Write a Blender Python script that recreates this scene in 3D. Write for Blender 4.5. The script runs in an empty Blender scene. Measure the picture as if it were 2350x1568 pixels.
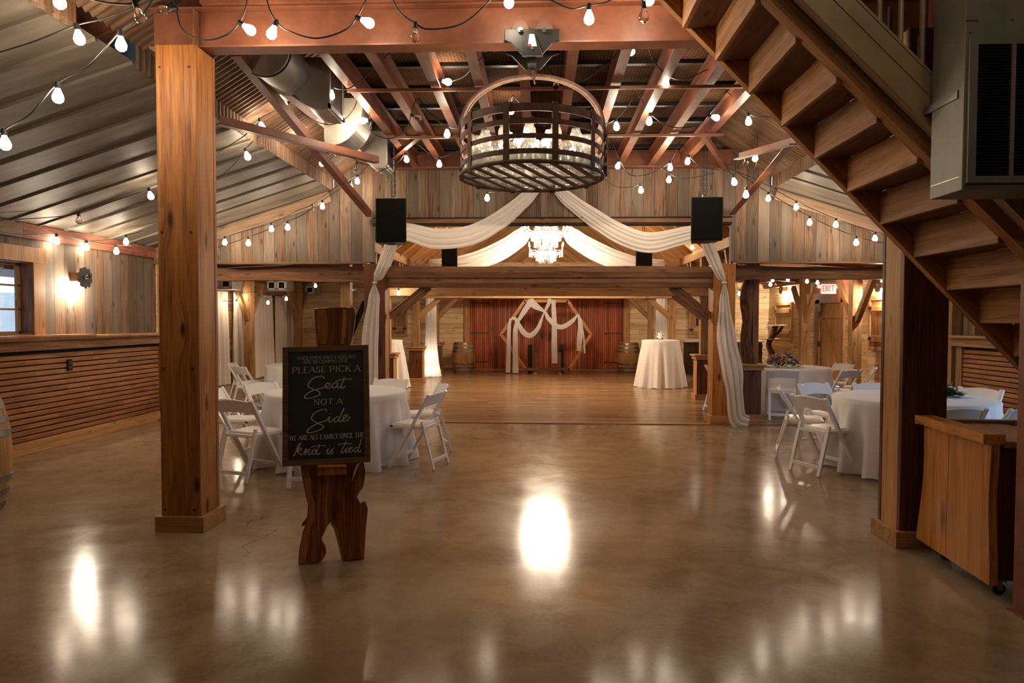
import bpy, bmesh, math, random
from mathutils import Vector, Matrix, Euler
S = bpy.context.scene
COL = S.collection
random.seed(7)
V = Vector

# ------------------------------------------------------------------ camera
FPX, CX, CY = 1567.0, 1175.0, 784.0
EYE = V((0, 0, 1.55))
RC = Matrix.Rotation(math.atan(65 / FPX), 3, 'Z') @ Matrix.Rotation(math.pi / 2 - math.atan(49 / FPX), 3, 'X') @ Matrix.Rotation(0.0025, 3, 'Z')
cd = bpy.data.cameras.new('camera'); cam = bpy.data.objects.new('camera', cd); COL.objects.link(cam)
cd.sensor_width = 36.0; cd.lens = FPX * 36.0 / 2350.0; cd.clip_start = 0.05; cd.clip_end = 200
cam.matrix_world = Matrix.Translation(EYE) @ RC.to_4x4()
S.camera = cam

def P(px, py, X=None, Y=None, Z=None):
    d = RC @ V(((px - CX) / FPX, -(py - CY) / FPX, -1.0))
    if Y is not None: t = Y / d.y
    elif X is not None: t = X / d.x
    else: t = (Z - EYE.z) / d.z
    return EYE + d * t

# ------------------------------------------------------------------ look
S.view_settings.view_transform = 'Standard'
S.view_settings.look = 'None'
S.view_settings.exposure = 0.5
S.view_settings.gamma = 1.0
S.view_settings.use_curve_mapping = False
cy = S.cycles
cy.use_denoising = True
cy.max_bounces = 6; cy.diffuse_bounces = 3; cy.glossy_bounces = 3; cy.transmission_bounces = 6; cy.transparent_max_bounces = 8
cy.caustics_reflective = False; cy.caustics_refractive = False
cy.sample_clamp_indirect = 4.0; cy.sample_clamp_direct = 0.0
cy.use_light_tree = True
cy.use_adaptive_sampling = True; cy.adaptive_threshold = 0.03

wd = bpy.data.worlds.new('world'); S.world = wd; wd.use_nodes = True
bg = wd.node_tree.nodes['Background']
bg.inputs[0].default_value = (0.44, 0.67, 1.0, 1); bg.inputs[1].default_value = 3.2

def lamp(name, kind, loc, energy, color, size=0.1, parent=None, rot=None, spot=None, blend=0.5):
    l = bpy.data.lights.new(name, kind); l.energy = energy; l.color = color
    if kind == 'POINT': l.shadow_soft_size = size
    if kind == 'AREA': l.size = size
    if kind == 'SPOT': l.shadow_soft_size = size; l.spot_size = spot; l.spot_blend = blend
    o = bpy.data.objects.new(name, l); COL.objects.link(o); o.location = loc
    if rot: o.rotation_euler = rot
    if parent is not None:
        o.parent = parent; o.matrix_parent_inverse = Matrix.Translation(-parent.location)
    return o

# ------------------------------------------------------------------ node helpers
class NT:
    def __init__(s, name):
        s.m = bpy.data.materials.new(name); s.m.use_nodes = True
        s.t = s.m.node_tree; s.b = s.t.nodes['Principled BSDF']
    def n(s, typ, **kw):
        o = s.t.nodes.new(typ)
        for k, v in kw.items(): setattr(o, k, v)
        return o
    def put(s, sock, v):
        if hasattr(v, 'links') or isinstance(v, bpy.types.NodeSocket): s.t.links.new(v, sock)
        else: sock.default_value = v
    def math(s, op, a, b=0.0, c=None, clamp=False):
        o = s.n('ShaderNodeMath', operation=op); o.use_clamp = clamp
        s.put(o.inputs[0], a); s.put(o.inputs[1], b)
        if c is not None: s.put(o.inputs[2], c)
        return o.outputs[0]
    def vec(s, x, y, z):
        o = s.n('ShaderNodeCombineXYZ')
        for i, v in enumerate((x, y, z)): s.put(o.inputs[i], v)
        return o.outputs[0]
    def noise(s, v, scale=1.0, detail=4.0, rough=0.55, dist=0.0):
        o = s.n('ShaderNodeTexNoise'); s.put(o.inputs['Vector'], v)
        o.inputs['Scale'].default_value = scale; o.inputs['Detail'].default_value = detail
        o.inputs['Roughness'].default_value = rough; o.inputs['Distortion'].default_value = dist
        return o.outputs[0]
    def ramp(s, f, stops):
        o = s.n('ShaderNodeValToRGB'); s.put(o.inputs[0], f)
        e = o.color_ramp.elements
        while len(e) < len(stops): e.new(0.5)
        for i, (p, c) in enumerate(stops):
            e[i].position = p; e[i].color = (*c, 1) if len(c) == 3 else c
        return o.outputs[0]
    def mix(s, f, a, b, blend='MIX'):
        o = s.n('ShaderNodeMix', data_type='RGBA', blend_type=blend)
        s.put(o.inputs[0], f)
        for i, v in ((6, a), (7, b)):
            if isinstance(v, tuple) and len(v) == 3: v = (*v, 1)
            s.put(o.inputs[i], v)
        return o.outputs[2]
    def smooth(s, v, lo, hi):
        o = s.n('ShaderNodeMapRange', interpolation_type='SMOOTHSTEP')
        s.put(o.inputs[0], v); o.inputs[1].default_value = lo; o.inputs[2].default_value = hi
        return o.outputs[0]
    def bump(s, h, strength=0.3, dist=0.01):
        o = s.n('ShaderNodeBump'); s.put(o.inputs['Height'], h)
        o.inputs['Strength'].default_value = strength; o.inputs['Distance'].default_value = dist
        s.t.links.new(o.outputs[0], s.b.inputs['Normal'])
    def coord(s, rot=None):
        tc = s.n('ShaderNodeTexCoord').outputs['Object']
        if rot is not None:
            mp = s.n('ShaderNodeMapping'); mp.inputs['Rotation'].default_value = rot
            s.t.links.new(tc, mp.inputs[0]); tc = mp.outputs[0]
        sp = s.n('ShaderNodeSeparateXYZ'); s.t.links.new(tc, sp.inputs[0])
        return tc, sp.outputs

def wood(name, dark, mid, light, along='x', across='y', plank=0.0, rough=0.6, knots=0.5, var=0.35, bump=0.35,
         gap=0.02, rot=None, joint=0.0, grey=None, spec=0.3, fine=1.0, fw=0.38, ks=1.0, coat=0.0):
    """Grain runs along one object axis; with plank > 0 the surface is boarded across another."""
    k = NT(name); _, xyz = k.coord(rot)
    ax = {'x': 0, 'y': 1, 'z': 2}; third = [a for a in 'xyz' if a not in (along, across)][0]
    u, v, w = xyz[ax[along]], xyz[ax[across]], xyz[ax[third]]
    rnd = k.n('ShaderNodeObjectInfo').outputs['Random']
    u0 = k.math('MULTIPLY_ADD', rnd, 23.0, u)
    seam = None
    if plank:
        vs = k.math('DIVIDE', v, plank)
        idx = k.math('FLOOR', vs)
        fr = k.math('FRACT', vs)
        wn = k.n('ShaderNodeTexWhiteNoise', noise_dimensions='1D'); k.put(wn.inputs['W'], idx)
        pr = wn.outputs[0]
        u0 = k.math('MULTIPLY_ADD', pr, 17.0, u0)
        d = k.math('MINIMUM', fr, k.math('SUBTRACT', 1.0, fr))
        seam = k.math('LESS_THAN', d, gap)
        if joint:
            js = k.math('DIVIDE', u0, joint)
            wn2 = k.n('ShaderNodeTexWhiteNoise', noise_dimensions='2D')
            k.put(wn2.inputs['Vector'], k.vec(idx, k.math('FLOOR', js), 0.0))
            pr = wn2.outputs[0]
            jf = k.math('FRACT', js)
            jl = k.math('LESS_THAN', jf, 0.004 / joint)
            seam = k.math('MAXIMUM', seam, jl)
    else:
        pr = rnd
    vk = k.math('MULTIPLY_ADD', pr, 3.0, v)
    # knots
    vo = k.n('ShaderNodeTexVoronoi', feature='F1'); vo.inputs['Scale'].default_value = 1.0
    vw = k.math('ADD', vk, w)
    k.put(vo.inputs['Vector'], k.vec(k.math('MULTIPLY', u0, 1.9 * ks), k.math('MULTIPLY', vw, 5.5 * ks), 0.0)); vo.voronoi_dimensions = '2D'
    kd = vo.outputs['Distance']
    sep = k.n('ShaderNodeSeparateXYZ'); k.t.links.new(vo.outputs['Color'], sep.inputs[0])
    pick = k.math('GREATER_THAN', sep.outputs[0], 0.55)
    kn = k.math('MULTIPLY', pick, k.math('SUBTRACT', 1.0, k.smooth(kd, 0.03, 0.14)))
    wob = k.math('MULTIPLY', pick, k.math('MULTIPLY', k.math('SUBTRACT', 1.0, k.smooth(kd, 0.0, 0.45)), 0.05 * knots))
    vg = k.math('ADD', vk, wob)
    g1 = k.noise(k.vec(k.math('MULTIPLY', u0, 0.9), k.math('MULTIPLY', vg, 13.0), k.math('MULTIPLY', w, 13.0)), 1.0, 5.0, 0.65, 0.7)
    g2 = k.noise(k.vec(k.math('MULTIPLY', u0, 3.0), k.math('MULTIPLY', vg, 75.0 * fine), k.math('MULTIPLY', w, 75.0 * fine)), 1.0, 3.0, 0.6)
    g = k.math('ADD', k.math('MULTIPLY', g1, 1 - fw), k.math('MULTIPLY', g2, fw))
    col = k.ramp(g, [(0.33, dark), (0.50, mid), (0.66, light)])
    if grey is not None:
        gm = k.smooth(k.noise(k.vec(k.math('MULTIPLY', u0, 0.5), k.math('MULTIPLY', vk, 3.0), pr), 1.0, 3.0), 0.40, 0.62)
        gr = k.ramp(g, [(0.30, tuple(c * 0.55 for c in grey)), (0.68, grey)])
        col = k.mix(gm, col, gr)
    if knots: col = k.mix(k.math('MULTIPLY', kn, knots), col, tuple(c * 0.28 for c in dark))
    pv = k.math('MULTIPLY_ADD', pr, 2 * var, 1.0 - var)
    col = k.mix(1.0, col, k.vec(pv, pv, pv), 'MULTIPLY')
    h = g
    if seam is not None:
        col = k.mix(k.math('MULTIPLY', seam, 0.8), col, tuple(c * 0.22 for c in dark))
        h = k.math('SUBTRACT', g, k.math('MULTIPLY', seam, 1.5))
    k.t.links.new(col, k.b.inputs['Base Color'])
    k.b.inputs['Roughness'].default_value = rough
    k.b.inputs['Specular IOR Level'].default_value = spec
    if coat: k.b.inputs['Coat Weight'].default_value = coat; k.b.inputs['Coat Roughness'].default_value = 0.2
    if bump: k.bump(h, bump, 0.006)
    return k.m

def plain(name, col, rough=0.5, metal=0.0, spec=0.5, var=0.12, scale=6.0, bump=0.0, col2=None, stretch=(1, 1, 1)):
    k = NT(name); tc, xyz = k.coord()
    rnd = k.n('ShaderNodeObjectInfo').outputs['Random']
    v = k.vec(k.math('MULTIPLY', xyz[0], stretch[0]), k.math('MULTIPLY', xyz[1], stretch[1]), k.math('MULTIPLY_ADD', xyz[2], stretch[2], rnd))
    n = k.noise(v, scale, 6.0, 0.62)
    c2 = col2 or tuple(c * (1 - 2 * var) for c in col)
    c1 = col if col2 else tuple(min(1, c * (1 + var)) for c in col)
    k.t.links.new(k.ramp(n, [(0.33, c2), (0.67, c1)]), k.b.inputs['Base Color'])
    k.b.inputs['Roughness'].default_value = rough; k.b.inputs['Metallic'].default_value = metal
    k.b.inputs['Specular IOR Level'].default_value = spec
    if bump: k.bump(n, bump, 0.01)
    return k.m

def glow(name, col, strength):
    k = NT(name)
    k.b.inputs['Base Color'].default_value = (*col, 1)
    k.b.inputs['Emission Color'].default_value = (*col, 1); k.b.inputs['Emission Strength'].default_value = strength
    return k.m

def glassy(name, col=(1, 1, 1), rough=0.02, ior=1.45):
    k = NT(name)
    k.b.inputs['Base Color'].default_value = (*col, 1); k.b.inputs['Roughness'].default_value = rough
    k.b.inputs['Transmission Weight'].default_value = 1.0; k.b.inputs['IOR'].default_value = ior
    return k.m

def cloth_mat(name, col, trans=0.25, rough=0.9):
    k = NT(name); tc, xyz = k.coord()
    n = k.noise(tc, 180.0, 2.0)
    k.b.inputs['Base Color'].default_value = (*col, 1); k.b.inputs['Roughness'].default_value = rough
    k.b.inputs['Specular IOR Level'].default_value = 0.15
    k.b.inputs['Sheen Weight'].default_value = 0.2
    k.bump(n, 0.15, 0.002)
    if trans:
        tr = k.n('ShaderNodeBsdfTranslucent'); tr.inputs[0].default_value = (*col, 1)
        mx = k.n('ShaderNodeMixShader'); mx.inputs[0].default_value = trans
        k.t.links.new(k.b.outputs[0], mx.inputs[1]); k.t.links.new(tr.outputs[0], mx.inputs[2])
        k.t.links.new(mx.outputs[0], k.t.nodes['Material Output'].inputs[0])
    return k.m

M = {}
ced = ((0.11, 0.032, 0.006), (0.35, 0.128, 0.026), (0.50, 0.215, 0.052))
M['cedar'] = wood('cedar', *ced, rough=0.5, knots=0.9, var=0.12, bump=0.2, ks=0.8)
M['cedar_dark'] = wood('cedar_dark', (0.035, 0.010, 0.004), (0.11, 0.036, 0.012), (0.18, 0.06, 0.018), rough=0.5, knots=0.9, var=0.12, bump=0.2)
M['trim'] = wood('trim', (0.22, 0.10, 0.035), (0.40, 0.20, 0.075), (0.52, 0.28, 0.11), rough=0.55, knots=0.5, var=0.1, bump=0.15)
M['oldbeam'] = wood('oldbeam', (0.055, 0.022, 0.010), (0.17, 0.072, 0.028), (0.27, 0.125, 0.05), rough=0.6, knots=0.7, var=0.15, bump=0.5)
for ax_ in 'yz':
    M['trim_' + ax_] = wood('trim_' + ax_, (0.22, 0.10, 0.035), (0.40, 0.20, 0.075), (0.52, 0.28, 0.11), along=ax_, across='z' if ax_ == 'y' else 'x', rough=0.55, knots=0.5, var=0.1, bump=0.15)
    M['oldbeam_' + ax_] = wood('oldbeam_' + ax_, (0.065, 0.028, 0.012), (0.20, 0.092, 0.038), (0.31, 0.155, 0.065), along=ax_, across='z' if ax_ == 'y' else 'x', rough=0.6, knots=0.7, var=0.15, bump=0.4)
    M['timber_' + ax_] = wood('timber_' + ax_, (0.12, 0.060, 0.024), (0.29, 0.155, 0.062), (0.42, 0.245, 0.105), along=ax_, across='z' if ax_ == 'y' else 'x', rough=0.6, knots=0.7, var=0.2, bump=0.3)
M['timber'] = wood('timber', (0.12, 0.060, 0.024), (0.29, 0.155, 0.062), (0.42, 0.245, 0.105), rough=0.6, knots=0.7, var=0.2, bump=0.35)
M['pale'] = wood('front_lit_timber', (0.22, 0.115, 0.045), (0.46, 0.27, 0.115), (0.62, 0.40, 0.19), rough=0.6, knots=0.5, var=0.1, bump=0.3)  # light on the first tie beam's front is put into this paler colour
M['rafter'] = wood('rafter', (0.20, 0.10, 0.035), (0.40, 0.21, 0.08), (0.52, 0.30, 0.13), rough=0.6, knots=0.5, var=0.2, bump=0.2)
bw = ((0.050, 0.027, 0.015), (0.145, 0.084, 0.048), (0.235, 0.145, 0.088))
bg_ = (0.200, 0.152, 0.112)
M['barn_y'] = wood('barn_y', *bw, along='z', across='y', plank=0.19, knots=0.6, var=0.32, fw=0.5, grey=bg_, rough=0.8, bump=0.5)
M['barn_x'] = wood('barn_x', *bw, along='z', across='x', plank=0.17, knots=0.6, var=0.32, fw=0.5, grey=bg_, rough=0.8, bump=0.5)
pn = ((0.38, 0.22, 0.10), (0.62, 0.43, 0.235), (0.76, 0.57, 0.34))
M['pine_x'] = wood('pine_x', *pn, along='x', across='z', plank=0.16, joint=1.5, knots=0.6, var=0.2, rough=0.7)
M['pine_y'] = wood('pine_y', *pn, along='y', across='z', plank=0.16, joint=1.5, knots=0.6, var=0.2, rough=0.7)
M['sheath'] = wood('sheath', *pn, along='y', across='x', plank=0.18, joint=2.5, knots=0.4, var=0.2, rough=0.7)
gb = ((0.20, 0.085, 0.025), (0.42, 0.20, 0.068), (0.56, 0.30, 0.12))
M['gable_l'] = wood('gable_l', *gb, along='x', across='z', plank=0.15, knots=0.6, var=0.25, rough=0.6, rot=(0, math.radians(38), 0))
M['gable_r'] = wood('gable_r', *gb, along='x', across='z', plank=0.15, knots=0.6, var=0.25, rough=0.6, rot=(0, math.radians(-38), 0))
M['slat_y'] = wood('slat_y', (0.11, 0.034, 0.009), (0.30, 0.112, 0.030), (0.41, 0.19, 0.062), along='y', across='z', plank=0.0665, gap=0.0, joint=1.3, knots=0.3, var=0.15, rough=0.45, bump=0.3)
M['red_z'] = wood('red_z', (0.12, 0.022, 0.006), (0.32, 0.070, 0.020), (0.44, 0.125, 0.036), along='z', across='x', plank=0.062, gap=0.09, knots=0.1, var=0.4, rough=0.5, bump=0.6)
M['floorwood'] = wood('floorwood', (0.110, 0.054, 0.022), (0.255, 0.150, 0.072), (0.38, 0.245, 0.130), along='x', across='y', plank=0.085, joint=1.9, gap=0.03, knots=0.2, var=0.30, rough=0.26, bump=0.12, spec=0.5)
M['stair'] = wood('stair', (0.14, 0.052, 0.014), (0.35, 0.150, 0.042), (0.48, 0.235, 0.078), rough=0.55, knots=0.35, var=0.18, bump=0.2)
M['slab'] = wood('slab', (0.055, 0.012, 0.005), (0.22, 0.062, 0.017), (0.52, 0.22, 0.062), along='z', across='x', rough=0.22, knots=0.6, var=0.1, bump=0.15, spec=0.5, ks=0.6)
M['podium'] = wood('podium', (0.15, 0.048, 0.008), (0.45, 0.175, 0.034), (0.58, 0.275, 0.065), along='z', across='y', rough=0.35, knots=0.7, var=0.1, bump=0.15, spec=0.4, ks=0.5)
M['podium_x'] = wood('podium_x', (0.15, 0.048, 0.008), (0.45, 0.175, 0.034), (0.58, 0.275, 0.065), along='x', across='y', rough=0.35, knots=0.5, var=0.1, bump=0.15, spec=0.4)
M['barrel'] = wood('barrel', (0.16, 0.070, 0.022), (0.33, 0.165, 0.055), (0.44, 0.245, 0.09), along='z', across='x', rough=0.5, knots=0.15, var=0.1, bump=0.2)
M['frame'] = wood('frame', (0.07, 0.030, 0.011), (0.16, 0.075, 0.028), (0.23, 0.115, 0.045), rough=0.5, knots=0.1, var=0.1, bump=0.15)
M['bark'] = wood('bark', (0.02, 0.010, 0.006), (0.075, 0.036, 0.018), (0.17, 0.085, 0.04), rough=0.8, knots=0.8, var=0.1, bump=1.0)
M['rust'] = plain('rust_paint', (0.215, 0.072, 0.035), rough=0.5, var=0.16, scale=5, bump=0.05)
M['rustiron'] = plain('rust_iron', (0.20, 0.105, 0.066), rough=0.65, metal=0.15, scale=14, bump=0.15, col2=(0.095, 0.056, 0.042))
M['corr'] = plain('corr_rust', (0.21, 0.125, 0.068), rough=0.6, metal=0.15, scale=5, col2=(0.095, 0.036, 0.012), stretch=(0.35, 6.0, 0.35))
M['galv'] = plain('galv', (0.215, 0.18, 0.138), rough=0.58, metal=0.1, spec=0.35, scale=2.2, col2=(0.105, 0.085, 0.063), stretch=(0.45, 2.2, 0.45))
M['duct'] = plain('duct', (0.47, 0.44, 0.385), rough=0.42, metal=0.2, scale=2.5, col2=(0.32, 0.295, 0.255))
M['duct_dark'] = plain('duct_dark', (0.25, 0.24, 0.195), rough=0.45, metal=0.2, scale=2.5, col2=(0.15, 0.142, 0.115), stretch=(1, 1, .5))
M['bronze'] = plain('bronze', (0.36, 0.25, 0.14), rough=0.5, metal=0.2, scale=3)
M['black'] = plain('black', (0.008, 0.0075, 0.007), rough=0.6, spec=0.25, var=0.2)
M['blackiron'] = plain('black_iron', (0.022, 0.020, 0.018), rough=0.45, metal=0.2)
M['rubber'] = plain('rubber', (0.018, 0.017, 0.016), rough=0.55, var=0.1)
M['speaker_grille'] = plain('speaker_grille', (0.005, 0.005, 0.005), rough=0.85, spec=0.1, scale=300, bump=0.4)
M['steel'] = plain('steel', (0.55, 0.52, 0.48), rough=0.3, metal=1.0)
M['hoop'] = plain('hoop', (0.20, 0.195, 0.185), rough=0.4, metal=0.8, scale=9)
M['white'] = plain('white_resin', (0.82, 0.79, 0.79), rough=0.4, var=0.02)
M['pad'] = plain('vinyl_pad', (0.84, 0.80, 0.74), rough=0.35, var=0.02)
M['linen'] = cloth_mat('linen', (0.80, 0.765, 0.74), trans=0.12)
M['chiffon'] = cloth_mat('chiffon', (0.82, 0.76, 0.70), trans=0.35)
M['chiffon_w'] = cloth_mat('chiffon_w', (0.90, 0.88, 0.85), trans=0.40)
M['curtain'] = cloth_mat('curtain', (0.84, 0.73, 0.62), trans=0.1)
M['board'] = plain('chalk_black', (0.010, 0.009, 0.009), rough=0.5, var=0.1)
M['letters'] = plain('letter_paint', (0.62, 0.52, 0.40), rough=0.6, var=0.05)
M['glass'] = glassy('clear_glass')
def thin_glass(name, tint, haze, gloss=0.35, rough=0.06):
    k = NT(name); b = k.b; b.inputs['Base Color'].default_value = (*tint, 1); b.inputs['Roughness'].default_value = 0.5
    tr = k.n('ShaderNodeBsdfTransparent'); tr.inputs[0].default_value = (*tint, 1)
    gl = k.n('ShaderNodeBsdfGlossy'); gl.inputs['Color'].default_value = (1, 1, 1, 1); gl.inputs['Roughness'].default_value = rough
    lw = k.n('ShaderNodeLayerWeight'); lw.inputs['Blend'].default_value = gloss
    m1 = k.n('ShaderNodeMixShader'); k.t.links.new(lw.outputs['Facing'], m1.inputs[0]); k.t.links.new(tr.outputs[0], m1.inputs[1]); k.t.links.new(gl.outputs[0], m1.inputs[2])
    tl = k.n('ShaderNodeBsdfTranslucent'); tl.inputs[0].default_value = (*tint, 1)
    m2 = k.n('ShaderNodeMixShader'); m2.inputs[0].default_value = 0.5; k.t.links.new(b.outputs[0], m2.inputs[1]); k.t.links.new(tl.outputs[0], m2.inputs[2])
    m3 = k.n('ShaderNodeMixShader'); m3.inputs[0].default_value = haze; k.t.links.new(m1.outputs[0], m3.inputs[1]); k.t.links.new(m2.outputs[0], m3.inputs[2])
    k.t.links.new(m3.outputs[0], k.t.nodes['Material Output'].inputs[0])
    return k.m
M['jar'] = thin_glass('jar_glass', (0.955, 0.955, 0.93), 0.22)
M['crystal'] = thin_glass('crystal', (0.97, 0.97, 0.97), 0.30, 0.5, 0.03)
M['winglass'] = thin_glass('window_glass', (0.97, 0.99, 1.0), 0.0, 0.25, 0.01)
BULBCOL = (1.0, 0.82, 0.60)
M['bulb'] = glow('bulb_light', BULBCOL, 110.0)
M['candle'] = glow('candle_light', (1.0, 0.86, 0.68), 90.0)
M['sconce'] = glow('sconce_light', (1.0, 0.88, 0.72), 180.0)
M['exitred'] = glow('exit_letters', (0.9, 0.02, 0.04), 0.9)
M['exitlit'] = glow('exit_lit_face', (1.0, 0.55, 0.56), 0.30)
M['exitface'] = plain('exit_face', (0.85, 0.80, 0.80), rough=0.4, var=0.02)
M['leaf'] = plain('leaf', (0.05, 0.10, 0.035), rough=0.6, var=0.3, scale=20)
for nm, c in (('petal_yellow', (0.75, 0.50, 0.05)), ('petal_red', (0.32, 0.012, 0.03)), ('petal_purple', (0.35, 0.22, 0.42)), ('petal_blush', (0.75, 0.50, 0.42)), ('petal_white', (0.85, 0.83, 0.78))):
    M[nm] = plain(nm, c, rough=0.7, var=0.15, scale=30)

# polished concrete
k = NT('polished_concrete'); tc, xyz = k.coord()
n1 = k.noise(tc, 0.55, 8.0, 0.62, 0.8); n2 = k.noise(tc, 3.2, 8.0, 0.7, 0.5); n3 = k.noise(tc, 45.0, 2.0)
f = k.math('ADD', k.math('MULTIPLY', n1, 0.55), k.math('ADD', k.math('MULTIPLY', n2, 0.35), k.math('MULTIPLY', n3, 0.10)))
c = k.ramp(f, [(0.34, (0.165, 0.104, 0.058)), (0.50, (0.285, 0.194, 0.118)), (0.66, (0.390, 0.282, 0.182))])
vo = k.n('ShaderNodeTexVoronoi', feature='DISTANCE_TO_EDGE'); vo.inputs['Scale'].default_value = 0.42
k.put(vo.inputs['Vector'], k.n('ShaderNodeVectorMath', operation='ADD').outputs[0])
va = vo.inputs['Vector'].links[0].from_node
k.t.links.new(tc, va.inputs[0])
nz = k.n('ShaderNodeTexNoise'); nz.inputs['Scale'].default_value = 2.5; nz.inputs['Detail'].default_value = 6
k.t.links.new(tc, nz.inputs['Vector'])
sc_ = k.n('ShaderNodeVectorMath', operation='SCALE'); k.t.links.new(nz.outputs[1], sc_.inputs[0]); sc_.inputs['Scale'].default_value = 0.55
k.t.links.new(sc_.outputs[0], va.inputs[1])
crk = k.math('MULTIPLY', k.math('LESS_THAN', vo.outputs[0], 0.0022), k.smooth(k.noise(tc, 0.5, 2.0), 0.50, 0.60))
c = k.mix(k.math('MULTIPLY', crk, 0.55), c, (0.07, 0.045, 0.03))
k.t.links.new(c, k.b.inputs['Base Color'])
k.t.links.new(k.math('MULTIPLY_ADD', n2, 0.17, 0.07), k.b.inputs['Roughness'])
k.b.inputs['Specular IOR Level'].default_value = 0.24
k.bump(n2, 0.06, 0.01)
M['concrete'] = k.m

# expanded metal over boards
k = NT('expanded_mesh_deck'); tc, xyz = k.coord()
a = k.math('ADD', k.math('MULTIPLY', xyz[0], 15.0), k.math('MULTIPLY', xyz[1], 30.0))
b = k.math('SUBTRACT', k.math('MULTIPLY', xyz[0], 15.0), k.math('MULTIPLY', xyz[1], 30.0))
def strand(q):
    fr = k.math('FRACT', q); d = k.math('ABSOLUTE', k.math('SUBTRACT', fr, 0.5)); return k.math('LESS_THAN', d, 0.14)
ms = k.math('MAXIMUM', strand(a), strand(b))
nn = k.noise(tc, 1.3, 5.0)
back = k.ramp(nn, [(0.38, (0.010, 0.005, 0.003)), (0.62, (0.050, 0.022, 0.009))])
c = k.mix(ms, back, k.ramp(nn, [(0.38, (0.09, 0.050, 0.028)), (0.6, (0.24, 0.130, 0.070))]))
k.t.links.new(c, k.b.inputs['Base Color']); k.b.inputs['Roughness'].default_value = 0.9
k.b.inputs['Specular IOR Level'].default_value = 0.05
k.bump(ms, 0.6, 0.01)
M['deck'] = k.m
# ------------------------------------------------------------------ mesh helpers
class MB:
    def __init__(s): s.bm = bmesh.new()
    def box(s, x0, x1, y0, y1, z0, z1, bev=0.0):
        return s.obox(V(((x0 + x1) / 2, (y0 + y1) / 2, (z0 + z1) / 2)), (abs(x1 - x0), abs(y1 - y0), abs(z1 - z0)), None, bev)
    def obox(s, c, size, rot=None, bev=0.0):
        mt = Matrix.Translation(V(c)) @ (rot.to_4x4() if rot is not None else Matrix.Identity(4)) @ Matrix.Diagonal((*size, 1))
        r = bmesh.ops.create_cube(s.bm, size=1.0, matrix=mt)
        if bev:
            es = list({e for v in r['verts'] for e in v.link_edges})
            bmesh.ops.bevel(s.bm, geom=es, offset=bev, segments=2, affect='EDGES', profile=0.6)
        return s
    def prism(s, pts, ext):
        ext = V(ext)
        a = [s.bm.verts.new(V(p)) for p in pts]; b = [s.bm.verts.new(V(p) + ext) for p in pts]
        n = len(pts)
        s.bm.faces.new(a); s.bm.faces.new(list(reversed(b)))
        for i in range(n): s.bm.faces.new((a[(i + 1) % n], a[i], b[i], b[(i + 1) % n]))
        return s
    def tube(s, pts, r, n=8, closed=False, cap=True):
        pts = [V(p) for p in pts]; N = len(pts)
        rs = r if isinstance(r, (list, tuple)) else [r] * N
        rings = []; up = None
        for i, p in enumerate(pts):
            if closed: t = pts[(i + 1) % N] - pts[i - 1]
            else: t = pts[min(i + 1, N - 1)] - pts[max(i - 1, 0)]
            t.normalize()
            if up is None: up = V((0, 0, 1)) if abs(t.z) < 0.9 else V((1, 0, 0))
            sd = t.cross(up)
            if sd.length < 1e-4: sd = t.cross(V((0, 1, 0)))
            sd.normalize(); up = sd.cross(t).normalized()
            rings.append([s.bm.verts.new(p + (sd * math.cos(2 * math.pi * j / n) + up * math.sin(2 * math.pi * j / n)) * rs[i]) for j in range(n)])
        for i in range(N if closed else N - 1):
            A, B = rings[i], rings[(i + 1) % N]
            for j in range(n): s.bm.faces.new((A[j], A[(j + 1) % n], B[(j + 1) % n], B[j]))
        if cap and not closed:
            s.bm.faces.new(list(reversed(rings[0]))); s.bm.faces.new(rings[-1])
        return s
    def lathe(s, prof, c=(0, 0, 0), n=24, axis='z', rot=None):
        c = V(c); rings = []
        for r, z in prof:
            ring = []
            for j in range(n):
                a = 2 * math.pi * j / n
                p = V((r * math.cos(a), r * math.sin(a), z))
                if axis == 'y': p = V((p.x, p.z, p.y))
                if axis == 'x': p = V((p.z, p.x, p.y))
                if rot is not None: p = rot @ p
                ring.append(s.bm.verts.new(c + p))
            rings.append(ring)
        for A, B in zip(rings, rings[1:]):
            for j in range(n): s.bm.faces.new((A[j], A[(j + 1) % n], B[(j + 1) % n], B[j]))
        s.bm.faces.new(list(reversed(rings[0]))); s.bm.faces.new(rings[-1])
        return s
    def grid(s, rows):
        vs = [[s.bm.verts.new(V(p)) for p in r] for r in rows]
        for A, B in zip(vs, vs[1:]):
            for j in range(len(A) - 1): s.bm.faces.new((A[j], A[j + 1], B[j + 1], B[j]))
        return s
    def build(s, name, mat, parent=None, smooth=False, mods=(), matrix=None):
        bmesh.ops.recalc_face_normals(s.bm, faces=s.bm.faces)
        me = bpy.data.meshes.new(name); s.bm.to_mesh(me); s.bm.free()
        if smooth:
            for p in me.polygons: p.use_smooth = True
        me.materials.append(M[mat] if isinstance(mat, str) else mat)
        o = bpy.data.objects.new(name, me); COL.objects.link(o)
        if matrix is not None: o.matrix_world = matrix
        if parent is not None: adopt(o, parent)
        if smooth == 'auto':
            me.set_sharp_from_angle(angle=math.radians(35))
        for kind, kw in mods:
            md = o.modifiers.new(kind.lower(), kind)
            for a, v in kw.items(): setattr(md, a, v)
        return o

def world_of(o):
    m = o.matrix_basis.copy()
    if o.parent is not None: m = world_of(o.parent) @ o.matrix_parent_inverse @ m
    return m
def adopt(o, parent):
    o.parent = parent
    o.matrix_parent_inverse = world_of(parent).inverted()

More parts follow.
